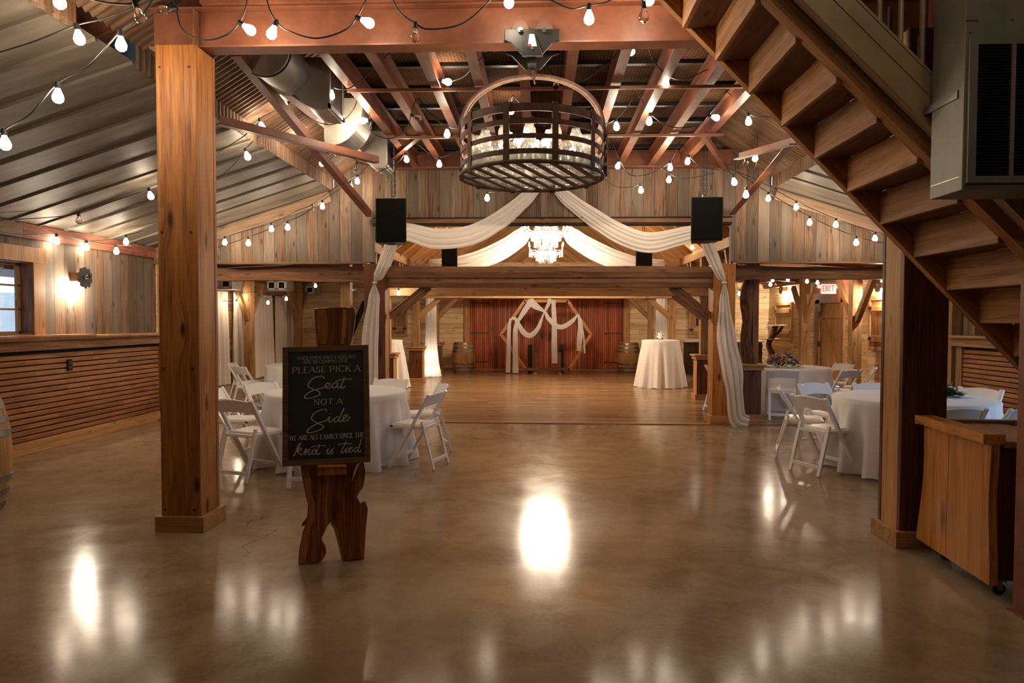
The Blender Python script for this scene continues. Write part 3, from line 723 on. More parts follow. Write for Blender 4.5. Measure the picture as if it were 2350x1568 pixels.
for s, xo, nm in ((-1, BL + .45, 'curtain side'), (1, BR - .45, 'side door side')):
    xi = XP0 if s < 0 else XP1
    for i, y in enumerate(BY):
        # inner post on a boxed pedestal
        tall = i != 0
        t = thing('timber_post', 'bark-edged timber post on a boxed pedestal beside the flower table' if i == 0 and s > 0 else 'square timber post on a boxed pedestal, %s, %s from the dance floor edge' % (nm, bn[i]), 'post', (xi, y, 0))
        if i == 0 and s > 0:
            m = MB(); n = 26; pts = []
            rows = []
            rr = random.Random(5)
            for q in range(n + 1):
                z = .85 + (2.45 - .85) * q / n; cxx = xi + .02 * math.sin(z * 3.1) + .015 * math.sin(z * 9)
                rad = .095 + .012 * math.sin(z * 7 + 1) + rr.uniform(-.006, .006)
                rows.append([(cxx + rad * (1 + .12 * math.sin(5 * a_ + z * 2)) * math.cos(a_), y + rad * (1 + .12 * math.sin(5 * a_ + z * 2)) * math.sin(a_), z) for a_ in [2 * math.pi * j / 16 for j in range(17)]])
            m.grid(rows).build('post_shaft', wood('bark_post', (.018, .008, .004), (.075, .032, .014), (.19, .09, .038), along='z', across='x', rough=.8, knots=.8, bump=1.0), t, smooth=True)
            timber('flat_shaft', (xi + .10, y + .02, .85), (xi + .10, y + .02, 2.45), .09, .18, 'oldbeam', t, up=(0, -1, 0))
        else:
            timber('post_shaft', (xi, y, .85), (xi, y, 2.78), .155, .155, 'timber', t, up=(0, -1, 0))
        pw = .165
        for a_ in ((0, -1), (0, 1)):
            timber('pedestal_front', (xi, y + a_[1] * (pw - .012), 0), (xi, y + a_[1] * (pw - .012), .80), 2 * pw, .024, 'cedar_dark', t, up=(0, -1, 0))
        for a_ in (-1, 1):
            timber('pedestal_side', (xi + a_ * (pw - .012), y, 0), (xi + a_ * (pw - .012), y, .80), .024, 2 * pw - .05, 'trim', t, up=(0, -1, 0))
        m = MB(); m.box(xi - pw - .06, xi + pw + .06, y - pw - .06, y + pw + .06, .855, .885, .004); m.build('pedestal_cap', 'trim', t)
        m = MB(); m.box(xi - pw - .03, xi + pw + .03, y - pw - .03, y + pw + .03, .79, .855, .004); m.build('cap_moulding', 'trim', t)
        m = MB(); m.box(xi - pw - .035, xi + pw + .035, y - pw - .035, y + pw + .035, 0, .11, .004); m.build('base_trim', 'trim', t)
        # knee braces toward the middle
        bx = xi if i else (-2.31 if s < 0 else 2.58)
        o = timber('knee_brace', (bx - s * .02, y + (0 if i else -.3), 1.60), (bx - s * (.60, .60, .62, .66)[i], y + (0 if i else -.3), (2.07, 2.05, 2.13, 2.24)[i]), .10, .13, 'timber' if i else 'oldbeam')
        tag(o, 'slanting timber knee brace under the %s, %s' % (('dark opening beams', 'first pale tie beam', 'second pale tie beam', 'last pale tie beam')[i], nm), 'brace', kind='thing')
        # outer post
        if i > 0:
            yo = P({-1: (0, 400, 572, 684), 1: (0, 2120, 1961, 1845)}[s][i], 800, X=xo).y
            o = timber('timber_post', (xo, yo, 0), (xo, yo, 2.65), .20, .20, 'timber', up=(0, -1, 0))
            tag(o, 'plain timber post standing in the aisle on the %s, %s back' % (nm, bn[i]), 'post', kind='thing')
            for d in (-1, 1):
                o = timber('knee_brace', (xo, yo + d * .08, 1.55), (xo, yo + d * .78, 2.42), .10, .12, 'timber')
                tag(o, 'slanting knee brace on an aisle post, %s, %s back, %s side' % (nm, bn[i], 'near' if d < 0 else 'far'), 'brace', kind='thing')
    o = timber('wall_plate', (xi, YB + .1, 2.87), (xi, YW - .1, 2.87), .16, .17, 'timber'); tag(o, 'long pale timber plate under the rafters on the %s' % nm, 'plate', kind='thing')
    o = timber('wall_plate', (BR - .10 if s > 0 else BL + .10, YB + .1, 2.58), (BR - .10 if s > 0 else BL + .10, YW - .1, 2.58), .16, .12, 'timber'); tag(o, 'long timber plate over the aisle posts on the %s' % nm, 'plate', kind='thing')
    for i, y in enumerate((11.6, 12.5, 14.6, 15.7)):
        o = timber('cripple_stud', (xi, y, 2.3), (xi - s * .0, y + .0, 2.78), .12, .10, 'timber', up=(0, -1, 0))
        tag(o, 'short pale stud under the long timber plate on the %s' % nm, 'stud', 'short studs on the ' + nm, 'thing')
        o = timber('cripple_brace', (xi, y + .12, 2.3), (xi, y + .40, 2.78), .09, .08, 'timber')
        tag(o, 'short slanting brace beside the studs on the %s' % nm, 'brace', 'short braces on the ' + nm, 'thing')
    o = timber('side_timber', (xi, YB + .3, 2.28), (xi, YW - .2, 2.28), .15, .16, 'timber'); tag(o, 'long lower timber joining the pedestal posts on the %s' % nm, 'beam', kind='thing')

# ------------------------------------------------------------------ bars along the side walls
def bar(s, y0, y1, label, split):
    xw = XL if s < 0 else XR
    def X(d): return xw - s * d
    def bx(m, d0, d1, ya, yb, z0, z1, bev=0.0): m.box(min(X(d0), X(d1)), max(X(d0), X(d1)), ya, yb, z0, z1, bev); return m
    t = thing('bar_counter', label, 'counter', (xw, (y0 + y1) / 2, 0))
    m = MB(); z = .155; n = 0
    bx(m, .0, .085, y0, y1, .1, 1.2).build('panel_backing', 'black', t)
    m = MB()
    while z < 1.15:
        bx(m, .08, .115, y0, y1 - .16, z, z + .052, .006); z += .0665
    m.build('slatted_panel', 'slat_y', t)
    o = bx(MB(), .08, .125, y0, y1, 0, .145, .004).build('kick_board', 'trim_y', t)
    o = bx(MB(), .08, .135, y1 - .16, y1 - .02, .145, 1.2, .004).build('end_post', 'timber_z', t)
    bx(MB(), .08, .20, y0, y1, 1.185, 1.30, .006).build('fascia_board', 'oldbeam_y' if s < 0 else 'timber_y', t)
    ys = [y0, split, y1] if split else [y0, y1]
    for a, b in zip(ys, ys[1:]):
        zz = 1.345 if b == y1 else 1.36
        n = 40; rows = []
        for i in range(n + 1):
            y = a + (b - a) * i / n; e = .26 + .012 * math.sin(y * 4 + zz * 50) + .006 * math.sin(y * 11)
            rows.append([(X(0), y, zz), (X(e), y, zz), (X(e + .004), y, zz - .02), (X(e - .01), y, 1.30), (X(0), y, 1.30), (X(0), y, zz)])
        m = MB().grid(rows); m.bm.verts.ensure_lookup_table()
        m.bm.faces.new([m.bm.verts[j] for j in range(5)]); m.bm.faces.new([m.bm.verts[n * 6 + j] for j in range(5)])
        m.build('counter_slab', wood('counter_slab', (.14, .055, .018), (.30, .14, .05), (.42, .22, .09), along='y', across='x', rough=.4, knots=.5, var=.1, bump=.1), t)
    return t
bar(-1, 2.0, YB - .05, 'long waist-high bar of horizontal orange slats under the window', 8.55)
bar(1, 7.6, YB - .12, 'slatted wooden bar along the wall behind the stairs', None)
c = P(160, 838, X=XL + .125)
o = tag(thing('outlet_box', 'small black outlet box on the orange slats of the long bar', 'outlet', (c.x, c.y, c.z - .07)))
MB().box(XL + .112, XL + .135, c.y - .042, c.y + .042, c.z - .07, c.z + .07, .004).build('cover_plate', 'black', o)
m = MB()
for dz in (-.028, .028): m.box(XL + .134, XL + .138, c.y - .018, c.y + .018, c.z + dz - .015, c.z + dz + .015)
m.build('socket', 'rubber', o)

o = timber('dark_brace', P(838, 692, Y=10.95), P(798, 786, Y=10.95), .03, .09, 'black'); tag(o, 'thin black diagonal brace beside the draped post, behind the welcome sign', 'brace', kind='thing')
# ------------------------------------------------------------------ stairs, seen from beneath
YF, YN = 4.40, 3.58
t = thing('open_staircase', 'wooden staircase climbing over the podium, seen from beneath', 'staircase', (2.6, 4.0, 0))
def stringer(name, pa, pb, Y, th, dz, mat, parent):
    a = P(*pa, Y=Y); b = P(*pb, Y=Y); d = (b - a) / (b.x - a.x)
    xa, xb = a.x - .55, 3.05
    A = a + d * (xa - a.x); B = a + d * (xb - a.x)
    mt, L = along(A, B, (0, 0, 1)); h = dz * math.cos(math.atan2(abs(d.z), 1))
    m = MB(); m.obox((L / 2, 0, h / 2), (L, th, h), None, .006)
    return m.build(name, mat, parent, matrix=mt)
stringer('stringer', (1515, 0), (2340, 850), YF + .04, .06, .22, 'stair', t)
stringer('stringer', (1752, 0), (2146, 389), YN, .09, .145, 'stair', t)
k0 = P(1572, 65, Y=YF); k9 = P(2255, 742, Y=YF)
for i in range(-3, 11):
    f_ = i / 9.0
    x = k0.x + (k9.x - k0.x) * f_; z = k0.z + (k9.z - k0.z) * f_
    rise = abs(k9.z - k0.z) / 9; run = (k9.x - k0.x) / 9
    if z < 0.25: continue
    timber('riser', (x, YN + .03, z + rise / 2), (x, YF + .01, z + rise / 2), .03, rise, 'stair', t)
    timber('tread', (x + run / 2, YN + .03, z + .02), (x + run / 2, YF + .01, z + .02), run - .028, .04, 'cedar_dark', t)  # darker wood colour carries the shade under the treads
# steel channel and balusters
a = P(1870, 40, Y=YN - .1); b = P(2150, 320, Y=YN - .1); d = (b - a) / (b.x - a.x)
A = a + d * (0.9 - a.x); B = a + d * (2.9 - a.x)
A = A + V((0, 0, .135)); B = B + V((0, 0, .135))
t2 = thing('stair_railing', 'bronze steel railing channel with round balusters along the stairs', 'railing', (1.9, YN - .1, 2.6))
mt, L = along(A, B); m = MB(); h = .19
m.box(0, L, -.03, -.02, -h / 2, h / 2); m.box(0, L, -.035, .03, h / 2 - .012, h / 2); m.box(0, L, -.035, .03, -h / 2, -h / 2 + .012); m.box(0, L, -.036, -.03, .008, .016)
m.build('rail_channel', 'bronze', t2, matrix=mt)
for px in (1920, 1966, 2016, 2065, 2115):
    q = P(px, 150, Y=YN - .09); zt = A.z + d.z * (q.x - A.x) + h / 2 / math.cos(math.atan(abs(d.z)))
    MB().tube([(q.x, YN - .09, zt - .03), (q.x, YN - .09, zt + 1.0)], .013, 10).build('baluster', 'bronze', t2, smooth='auto')
mt, L = along(A + V((0, .0, 1.1)), B + V((0, 0, 1.1))); m = MB(); m.box(0, L, -.025, .025, -.025, .025, .004); m.build('hand_rail', 'bronze', t2, matrix=mt)
# far rail of the stairs and the boarded wall behind it
t3 = thing('stair_railing', 'dark steel railing along the far side of the stairs', 'railing', (2.0, YF + .12, 3.0))
mt, L = along(A + V((0, YF + .12 - (YN - .1), .25)), B + V((0, YF + .12 - (YN - .1), .25))); m = MB(); m.box(0, L, -.02, .02, -.10, .10); m.build('rail_channel', 'blackiron', t3, matrix=mt)
for px in (2088, 2040, 2110):
    q = P(px, 150, Y=YF + .12); zt = A.z + .25 + d.z * (q.x - A.x)
    MB().tube([(q.x, YF + .12, zt), (q.x, YF + .12, zt + 1.0)], .013, 8).build('baluster', 'blackiron', t3, smooth='auto')
struct(MB().box(2.35, 5.2, 5.3, 5.36, 3.05, 5.0), 'wall_stair', wood('stairwall', (.12, .045, .014), (.32, .14, .045), (.46, .22, .08), along='z', across='x', plank=.28, joint=1.2, knots=.7, var=.35, rough=.6))

# column at the picture edge under the stairs
q = P(2337, 1430, Z=0); q2 = P(2341, 900, Y=q.y)
t = thing('steel_column', 'rust-brown steel column standing beside the podium under the stairs', 'column', (q2.x + .165, q.y + .075, 0))
timber('column_shaft', (q2.x + .165, q.y + .075, 0.01), (q2.x + .165, q.y + .075, 1.78), .15, .15, 'rust', t, up=(0, -1, 0))
MB().box(q2.x + .07, q2.x + .26, q.y - .02, q.y + .17, 0, .012).build('base_plate', 'rust', t)

# ------------------------------------------------------------------ metal air box
YD = 3.15
a = P(2207, 436, Y=YD); x0 = a.x; zb = a.z; zt = 4.2
t = thing('air_handler_box', 'grey sheet-metal air box with a black grille hung on the stairs', 'air handler', (x0 + .5, YD + .15, zb))
e = P(2148, 446, Z=zb); dy = e.y - YD
m = MB(); m.box(x0, x0 + 1.1, YD, YD + max(dy, .25), zb, zt, .003); m.build('cabinet', 'duct_dark', t)
g = P(2240, 105, Y=YD); g2 = P(2350, 405, Y=YD)
gx0, gz1, gz0 = g.x, g.z, g2.z; gx1 = gx0 + .62
m = MB()
for a_ in ((gx0 - .035, gx0, gz0 - .03, gz1 + .03), (gx1, gx1 + .035, gz0 - .03, gz1 + .03), (gx0, gx1, gz1, gz1 + .03), (gx0, gx1, gz0 - .03, gz0), (gx0 + .145, gx0 + .163, gz0, gz1), (gx0 + .30, gx0 + .318, gz0, gz1), (gx0 + .46, gx0 + .478, gz0, gz1)):
    m.box(a_[0], a_[1], YD - .018, YD, a_[2], a_[3])
m.build('grille_frame', 'duct_dark', t)
m = MB(); m.box(gx0, gx1, YD - .006, YD - .002, gz0, gz1); m.build('grille_backing', 'black', t)
m = MB(); z = gz0 + .01
while z < gz1:
    m.obox(((gx0 + gx1) / 2, YD - .010, z), (gx1 - gx0, .012, .003), Matrix.Rotation(.5, 3, 'X')); z += .0135
m.build('grille', 'blackiron', t)
m = MB()
for x in (x0 - .002,): m.box(x, x + .004, YD + .02, YD + .24, zb + .06, zb + .064)
m.box(x0, gx0, YD - .004, YD, gz1 + .11, gz1 + .114)
for x, z in ((x0 + .01, zb + .02), (x0 + .05, gz1 + .112), (x0 + .2, gz1 + .112), (x0 + .02, gz1 + .06)): m.lathe([(.0001, -.004), (.005, -.004), (.005, .0), (.0001, .0)], (x, YD - .001, z), 8, 'y')
m.build('sheet_seams', 'steel', t)
q = P(2122, 255, Y=YN - .14)
m = MB(); m.box(q.x, x0, q.y - .003, q.y + .003, q.z - .018, q.z + .018); m.box(x0 - .006, x0, q.y - .25, q.y + .01, q.z - .018, q.z + .018)
for dx in (.025, .075): m.lathe([(.0001, -.006), (.008, -.006), (.008, 0), (.0001, 0)], (q.x + dx, q.y - .004, q.z), 8, 'y')
m.build('hanger_bracket', 'hoop', t)

# ------------------------------------------------------------------ podium on casters
N = P(2264, 1345, Z=.075); Fp = P(2100, 1237, Z=.075); N.z = Fp.z = 0
u = (Fp - N).normalized(); wdt = (Fp - N).length; nrm = V((-u.y, u.x, 0))
if nrm.x > 0: nrm = -nrm
t = thing('podium', 'live-edge wooden podium on casters beside the cedar post', 'podium', ((N + Fp) / 2 - nrm * .2))
Rm = Matrix((u, -nrm, V((0, 0, 1)))).transposed().to_4x4(); Rm.translation = N
HT = P(2262, 1019, Y=N.y).z
dep = .44
def pod(m, name, mat): return m.build(name, mat, t, matrix=Rm)
half = wdt * .52
def edge(z, k_):      # flaring outline
    q = (HT - z) / HT
    return .10 * q ** 2 * (1.0 if k_ else .15) + .008 * math.sin(z * 9)
for nm, a0, a1 in (('front_plank', 0, 1), ('front_plank', 1, 0)):
    m = MB(); n = 20; L_, R_ = [], []
    for i in range(n + 1):
        z = .085 + (HT - .085) * i / n
        if a0 == 0: l_, r_ = -.005 - edge(z, False), half + .004 * math.sin(z * 6) - .003
        else: l_, r_ = half + .004 * math.sin(z * 6) + .003, wdt - .10 + edge(z, True)
        L_.append((l_, 0, z)); R_.append((r_, 0, z))
    m.prism(L_ + list(reversed(R_)), (0, .045, 0))
    pod(m, nm, wood('podium_front', (0.15, 0.048, 0.008), (0.45, 0.175, 0.034), (0.58, 0.275, 0.065), along='z', across='x', rough=0.35, knots=0.7, var=0.1, bump=0.15, spec=0.4, ks=0.5) if a0 == 0 else bpy.data.materials['podium_front'])
sd = wood('podium_side', (.03, .008, .004), (.085, .024, .010), (.13, .042, .016), along='z', across='y', rough=.4, knots=.3, var=.1, bump=.15)
for x in (.02, wdt - .14): pod(MB().box(x, x + .03, .048, dep, .10, HT, .003), 'side_board', sd)
pod(MB().box(.05, wdt - .14, .05, dep, .12, .15), 'shelf', sd); pod(MB().box(.05, wdt - .14, .05, dep - .02, .5, .525), 'shelf', sd)
m = MB(); n = 24; pa, pb = [], []
for i in range(n + 1):
    x = -.02 + (wdt - .05) * i / n
    pa.append((x, -.04 + .010 * math.sin(x * 13) + .006 * math.sin(x * 31), HT)); pb.append((x, .07, HT))
m.prism(pa + list(reversed(pb)), (0, 0, .055)); pod(m, 'front_ledge', 'podium_x')
pod(MB().box(-.01, wdt - .10, .07, dep + .03, HT - .02, HT + .015, .004), 'top_board', 'trim')
pod(MB().box(wdt - .12, wdt - .06, .14, dep + .40, HT + .0, HT + .035, .004), 'far_ledge', 'trim')
for x, y in ((.07, .1), (wdt - .2, .1), (.07, dep - .08), (wdt - .2, dep - .08)):
    m = MB(); m.lathe([(.0001, -.013), (.034, -.013), (.038, 0), (.034, .013), (.0001, .013)], (x, y, .04), 20, 'x')
    w_ = pod(m, 'caster', 'rubber')
    m = MB(); m.box(x - .02, x - .016, y - .012, y + .012, .035, .09); m.box(x + .016, x + .02, y - .012, y + .012, .035, .09); m.box(x - .03, x + .03, y - .03, y + .03, .085, .10)
    f_ = m.build('caster_fork', 'steel', w_, matrix=Rm)

# ------------------------------------------------------------------ trolley and iron basket lamp
tx = P(1221, 100, Y=4.97).x
t = thing('beam_trolley', 'black steel beam trolley with two wheels and a white sticker riding the girder', 'trolley', (tx, 4.97, 3.5))
def pz(px, py, Y=4.865): return P(px, py, Y=Y)
out = [(1158, 66), (1284, 66), (1285, 92), (1268, 98), (1240, 130), (1203, 130), (1172, 98), (1157, 92)]
m = MB(); m.prism([pz(*p) for p in out], (0, .02, 0)); m.build('side_plate', 'blackiron', t, mods=(('BEVEL', {'width': .004, 'segments': 2}),))
m = MB(); m.prism([pz(*p) + V((0, .24, 0)) for p in out], (0, .02, 0)); m.build('side_plate', 'blackiron', t)
m = MB(); m.prism([pz(*p, Y=4.835) for p in ((1212, 76), (1228, 76), (1247, 128), (1197, 128))], (0, .03, 0)); m.build('gusset', 'blackiron', t, mods=(('BEVEL', {'width': .006, 'segments': 2}),))
for px in (1194, 1249):
    c_ = pz(px, 70, 4.915)
    m = MB(); m.lathe([(.0001, -.02), (.06, -.02), (.066, -.005), (.052, .0), (.052, .03), (.0001, .03)], c_, 28, 'y'); m.build('wheel', 'rustiron', t, smooth='auto')
for px, py in ((1194, 70), (1249, 70), (1221, 114)):
    c_ = pz(px, py, 4.855); m = MB(); m.lathe([(.0001, -.03), (.011, -.03), (.011, -.016), (.018, -.016), (.018, .0), (.0001, .0)], c_, 6, 'y'); m.build('bolt', 'steel', t)
m = MB(); m.prism([pz(*p, Y=4.832) for p in ((1215, 78), (1226, 78), (1232, 106), (1211, 106))], (0, .003, 0)); s_ = m.build('sticker', 'exitface', t)
m = MB(); m.prism([pz(*p, Y=4.830) for p in ((1212, 101), (1219, 101), (1219, 105), (1211.5, 105))], (0, .002, 0)); m.build('sticker_band', 'petal_red', s_)
m = MB(); m.box(tx - .03, tx + .03, 4.87, 5.12, 3.36, 3.42); m.build('yoke', 'blackiron', t)

def chain(mb, p0, p1, link=.032, r=.0045):
    p0, p1 = V(p0), V(p1); L = (p1 - p0).length; n = max(2, int(L / link)); d_ = (p1 - p0).normalized()
    sx = V((1, 0, 0)) if abs(d_.x) < .8 else V((0, 0, 1)); sy = d_.cross(sx).normalized()
    for i in range(n):
        c_ = p0.lerp(p1, (i + .5) / n); sd = sx if i % 2 else sy; lk = L / n * .68
        mb.tube([c_ + d_ * (lk * math.sin(a_)) + sd * (.011 * math.cos(a_)) for a_ in [2 * math.pi * j / 10 for j in range(10)]], r, 5, closed=True)
bc = V((P(1220, 400, Y=5.0).x, 5.0, 0)); RB = .515; ZB, ZT = 2.575, 2.965
t = thing('basket_lamp', 'round rusty iron basket lamp with an arched pipe handle, filled with jars', 'lamp', (bc.x, bc.y, ZB))
def hoop(z, h, r=RB, th=.008, n=64):
    m = MB(); m.lathe([(r - th, z), (r, z), (r, z + h), (r - th, z + h), (r - th, z)], (bc.x, bc.y, 0), n)
    bmesh.ops.delete(m.bm, geom=[f for f in m.bm.faces if len(f.verts) > 4], context='FACES'); return m
for z, hh in ((ZT - .052, .052), (2.833, .036), (2.738, .032), (2.638, .034)): hoop(z, hh).build('iron_band', 'rustiron', t)
m = MB(); m.tube([(bc.x + RB * math.cos(a_), bc.y + RB * math.sin(a_), ZB + .012) for a_ in [2 * math.pi * i / 64 for i in range(64)]], .014, 8, closed=True); m.build('bottom_ring', 'rustiron', t, smooth=True)
for i in range(10):
    an = math.radians(-90 + 18 + 36 * i); r = RB + .004
    c_ = V((bc.x + r * math.cos(an), bc.y + r * math.sin(an), (ZB + ZT) / 2))
    MB().obox(c_, (.008, .042, ZT - ZB + .02), Matrix.Rotation(an, 3, 'Z')).build('iron_strap', 'rustiron', t)
for i in range(9):
    o_ = -.42 + .105 * i; hl = math.sqrt(RB ** 2 - o_ ** 2)
    dr = V((math.cos(math.radians(68)), math.sin(math.radians(68)), 0)); sd = V((dr.y, -dr.x, 0))
    c_ = V((bc.x, bc.y, ZB + .004)) + sd * o_
    mt, L = along(c_ - dr * hl, c_ + dr * hl); m = MB(); m.box(0, L, -.019, .019, -.004, .004); m.build('floor_bar', 'rustiron', t, matrix=mt)
m = MB(); m.box(bc.x - RB, bc.x + RB, bc.y - .012, bc.y + .012, ZB + .008, ZB + .016); m.build('cross_bar', 'rustiron', t)
for off, rr_ in ((-.06, .016), (.06, .012)):
    pts = []
    for i in range(33):
        an = math.pi * i / 32
        pts.append((bc.x - RB * math.cos(an), bc.y + off * (1 - .7 * math.sin(an)), 2.87 + .44 * math.sin(an) ** .8))
    m = MB(); m.tube(pts, rr_, 10); m.build('pipe_handle', 'rustiron', t, smooth=True)
m = MB(); m.tube([(bc.x + RB + .02, bc.y + .015 * math.sin(i * .9), 2.60 + i * .012) for i in range(28)], .014, 6); m.build('twisted_rod', 'rustiron', t, smooth=True)
m = MB(); chain(m, (tx, 5.0, 3.40), (tx, 5.0, 3.31), .03); chain(m, (tx - .015, 4.98, 3.40), (tx + .02, 4.95, 3.25), .03); m.build('chain', 'rustiron', t)
# jars
def make_jar():
    j = thing('glass_jar', 'clear glass jar standing in the hanging iron basket', 'jar', (0, 0, 0), 'jars in the iron basket')
    pr = [(.0001, 0), (.036, 0), (.041, .006), (.041, .092), (.034, .108), (.030, .112), (.030, .130)]
    inn = [(.028, .130), (.028, .111), (.032, .106), (.038, .090), (.038, .008), (.0001, .004)]
    m = MB(); m.lathe(pr + inn, n=18); m.build('jar_body', 'jar', j, smooth=True)
    return j
J = None; spots = []
for ring, n in ((.455, 30), (.355, 23), (.25, 15), (.14, 8), (.04, 1)):
    for i in range(n):
        a_ = 2 * math.pi * i / n + ring; spots.append((bc.x + ring * math.cos(a_), bc.y + ring * math.sin(a_), ZB + .025))
upper = []
for i in range(14):
    a_ = 2 * math.pi * i / 14 + .2; upper.append((bc.x + .40 * math.cos(a_), bc.y + .40 * math.sin(a_), ZB + .158))
upper += [(bc.x - .08, bc.y - .1, ZB + .158), (bc.x + .13, bc.y - .12, ZB + .158), (bc.x + .02, bc.y + .1, ZB + .158)]
for sp in spots + upper:
    if J is None: J = make_jar(); o = J
    else: o = copy_tree(J)
    o.location = sp; o.rotation_euler = (0, 0, random.random() * 6)
# little lights among the jars
for i in range(12):
    a_ = 2 * math.pi * i / 12 + .3; r = .30 if i % 2 else .16
    p_ = V((bc.x + r * math.cos(a_), bc.y + r * math.sin(a_), ZB + (.19 if i % 2 else .30)))
    b_ = MB().lathe([(.0001, -.026), (.015, -.021), (.022, 0), (.015, .021), (.0001, .026)], p_, 12).build('jar_bulb', 'bulb', t, smooth=True)

# ------------------------------------------------------------------ crystal chandelier
cc = P(1253, 555, Y=15.2); t = thing('crystal_chandelier', 'brilliant two-tier crystal chandelier hanging in the barn room', 'chandelier', (cc.x, cc.y, 2.8))
zc = cc.z
for z, r in ((zc + .20, .42), (zc - .22, .36), (zc + .38, .22)):
    m = MB(); m.tube([(cc.x + r * math.cos(a_), cc.y + r * math.sin(a_), z) for a_ in [2 * math.pi * i / 40 for i in range(40)]], .012, 6, closed=True); m.build('ring', 'steel', t)
m = MB(); m.lathe([(.0001, zc - .48), (.03, zc - .45), (.05, zc - .38), (.025, zc - .3), (.03, zc), (.06, zc + .1), (.03, zc + .3), (.08, zc + .40), (.015, zc + .46), (.012, zc + 1.6), (.0001, zc + 1.6)], (cc.x, cc.y, 0), 16); m.build('stem', 'steel', t, smooth='auto')
for tier, n, r, z in ((0, 12, .46, zc + .24), (1, 8, .40, zc - .18)):
    for i in range(n):
        a_ = 2 * math.pi * (i + .5 * tier) / n; dx, dy_ = math.cos(a_), math.sin(a_)
        pts = spline([(cc.x + .03 * dx, cc.y + .03 * dy_, z - .05), (cc.x + .5 * r * dx, cc.y + .5 * r * dy_, z - .14), (cc.x + r * dx, cc.y + r * dy_, z - .02)], 6)
        m = MB(); m.tube(pts, .009, 6); m.lathe([(.0001, 0), (.045, .01), (.05, .02), (.015, .02), (.013, .085), (.0001, .085)], (cc.x + r * dx, cc.y + r * dy_, z - .02), 10)
        A_ = m.build('arm', 'steel', t, smooth='auto')
        MB().lathe([(.0001, 0), (.014, .012), (.019, .035), (.011, .07), (.0001, .10)], (cc.x + r * dx, cc.y + r * dy_, z + .065), 10).build('candle_bulb', 'candle', A_, smooth=True)
m = MB(); rr = random.Random(3)
def drop(p, s_):
    m.lathe([(.0001, 0), (.6 * s_, -.9 * s_), (.75 * s_, -1.6 * s_), (.0001, -2.8 * s_)], p, 6)
for z, r, n, L in ((zc + .40, .20, 30, 5), (zc + .40, .22, 30, 6), (zc + .2, .42, 44, 2), (zc + .2, .26, 40, 7), (zc + .2, .33, 40, 4), (zc - .2, .37, 40, 3), (zc - .2, .22, 30, 5), (zc - .1, .15, 20, 8)):
    for i in range(n):
        a_ = 2 * math.pi * i / n + rr.uniform(-.05, .05)
        for q in range(L):
            drop((cc.x + r * math.cos(a_), cc.y + r * math.sin(a_), z - .048 * q), .014)
o = m.build('crystal_drops', 'crystal', t); o['kind'] = 'stuff'
lamp('chandelier_glow', 'POINT', (cc.x, cc.y, zc + .02), 820, (1.0, .80, .57), .42, t)

# ------------------------------------------------------------------ loudspeakers
def speaker(px0, px1, py0, py1, Y, label, top=4.0, deep=.40):
    a = P(px0, py0, Y=Y); b = P(px1, py1, Y=Y); x0, x1, z1, z0 = a.x, b.x, a.z, b.z; w = x1 - x0; xm = (x0 + x1) / 2
    t = thing('hanging_loudspeaker', label, 'loudspeaker', (xm, Y + deep / 2, z0))
    m = MB(); m.prism([(x0, Y, z0), (x1, Y, z0), (x1 - w * .22, Y + deep, z0), (x0 + w * .22, Y + deep, z0)], (0, 0, z1 - z0)); m.build('cabinet', 'black', t, mods=(('BEVEL', {'width': .012, 'segments': 2}),))
    m = MB(); m.box(x0 + .015, x1 - .015, Y - .012, Y + .01, z0 + .015, z1 - .015, .006); m.build('grille', 'speaker_grille', t)
    m = MB(); m.tube([(xm - .04, Y + .15, z1), (xm - .02, Y + .15, z1 + .05), (xm + .02, Y + .15, z1 + .05), (xm + .04, Y + .15, z1)], .008, 6); m.build('eye_bracket', 'steel', t)
    m = MB(); chain(m, (xm - .02, Y + .15, z1 + .05), (xm - .02, Y + .15, top), .04, .005); chain(m, (xm + .025, Y + .15, z1 + .05), (xm + .03, Y + .15, top), .04, .005); m.build('chain', 'blackiron', t)
speaker(861, 933, 455, 556, 9.5, 'black loudspeaker hung on chains beside the curved ducts', 4.28)
speaker(1586, 1659, 452, 552, 9.5, 'black loudspeaker hung on chains beside the slanting strut near the stairs', 4.28)
speaker(1013, 1050, 568, 640, 15.2, 'small black loudspeaker behind the tie beams, under the drape on the curtain side', 3.62)
speaker(1459, 1497, 567, 640, 15.2, 'small black loudspeaker behind the tie beams, on the cocktail table side', 3.79)

# ------------------------------------------------------------------ fabric
def ribbon(name, pts, widths, mat, folds=5, amp=.025, nv=28, parent=None, ydir=(0, 1, 0), phase=0.0, k=8, seed=0):
    c_ = spline(pts, k); n = len(c_); rr = random.Random(seed); Yd = V(ydir)
    fr = [rr.uniform(.8, 1.25) for _ in range(3)]; ph = [rr.uniform(0, 6) for _ in range(3)]
    ws = []
    for i in range(n):
        q = i / (n - 1) * (len(widths) - 1); a_ = min(int(q), len(widths) - 2); f_ = q - a_; f_ = f_ * f_ * (3 - 2 * f_)
        ws.append(widths[a_] * (1 - f_) + widths[a_ + 1] * f_)
    rows = []
    for i in range(n):
        tg = (c_[min(i + 1, n - 1)] - c_[max(i - 1, 0)]).normalized(); sd = tg.cross(Yd).normalized()
        row = []
        for j in range(nv + 1):
            v_ = j / nv - .5
            d_ = amp * min(1.0, ws[i] / .15 + .25) * (math.sin(2 * math.pi * folds * v_ * fr[0] + ph[0] + .5 * math.sin(i / n * 5)) + .6 * math.sin(2 * math.pi * folds * 1.7 * v_ + ph[1]))
            bul = -.10 * ws[i] * (1 - (2 * v_) ** 2)
            row.append(c_[i] + sd * (v_ * ws[i]) + Yd * (d_ + bul))
        rows.append(row)
    return MB().grid(rows).build(name, mat, parent, smooth=True)
YS = YB - .14
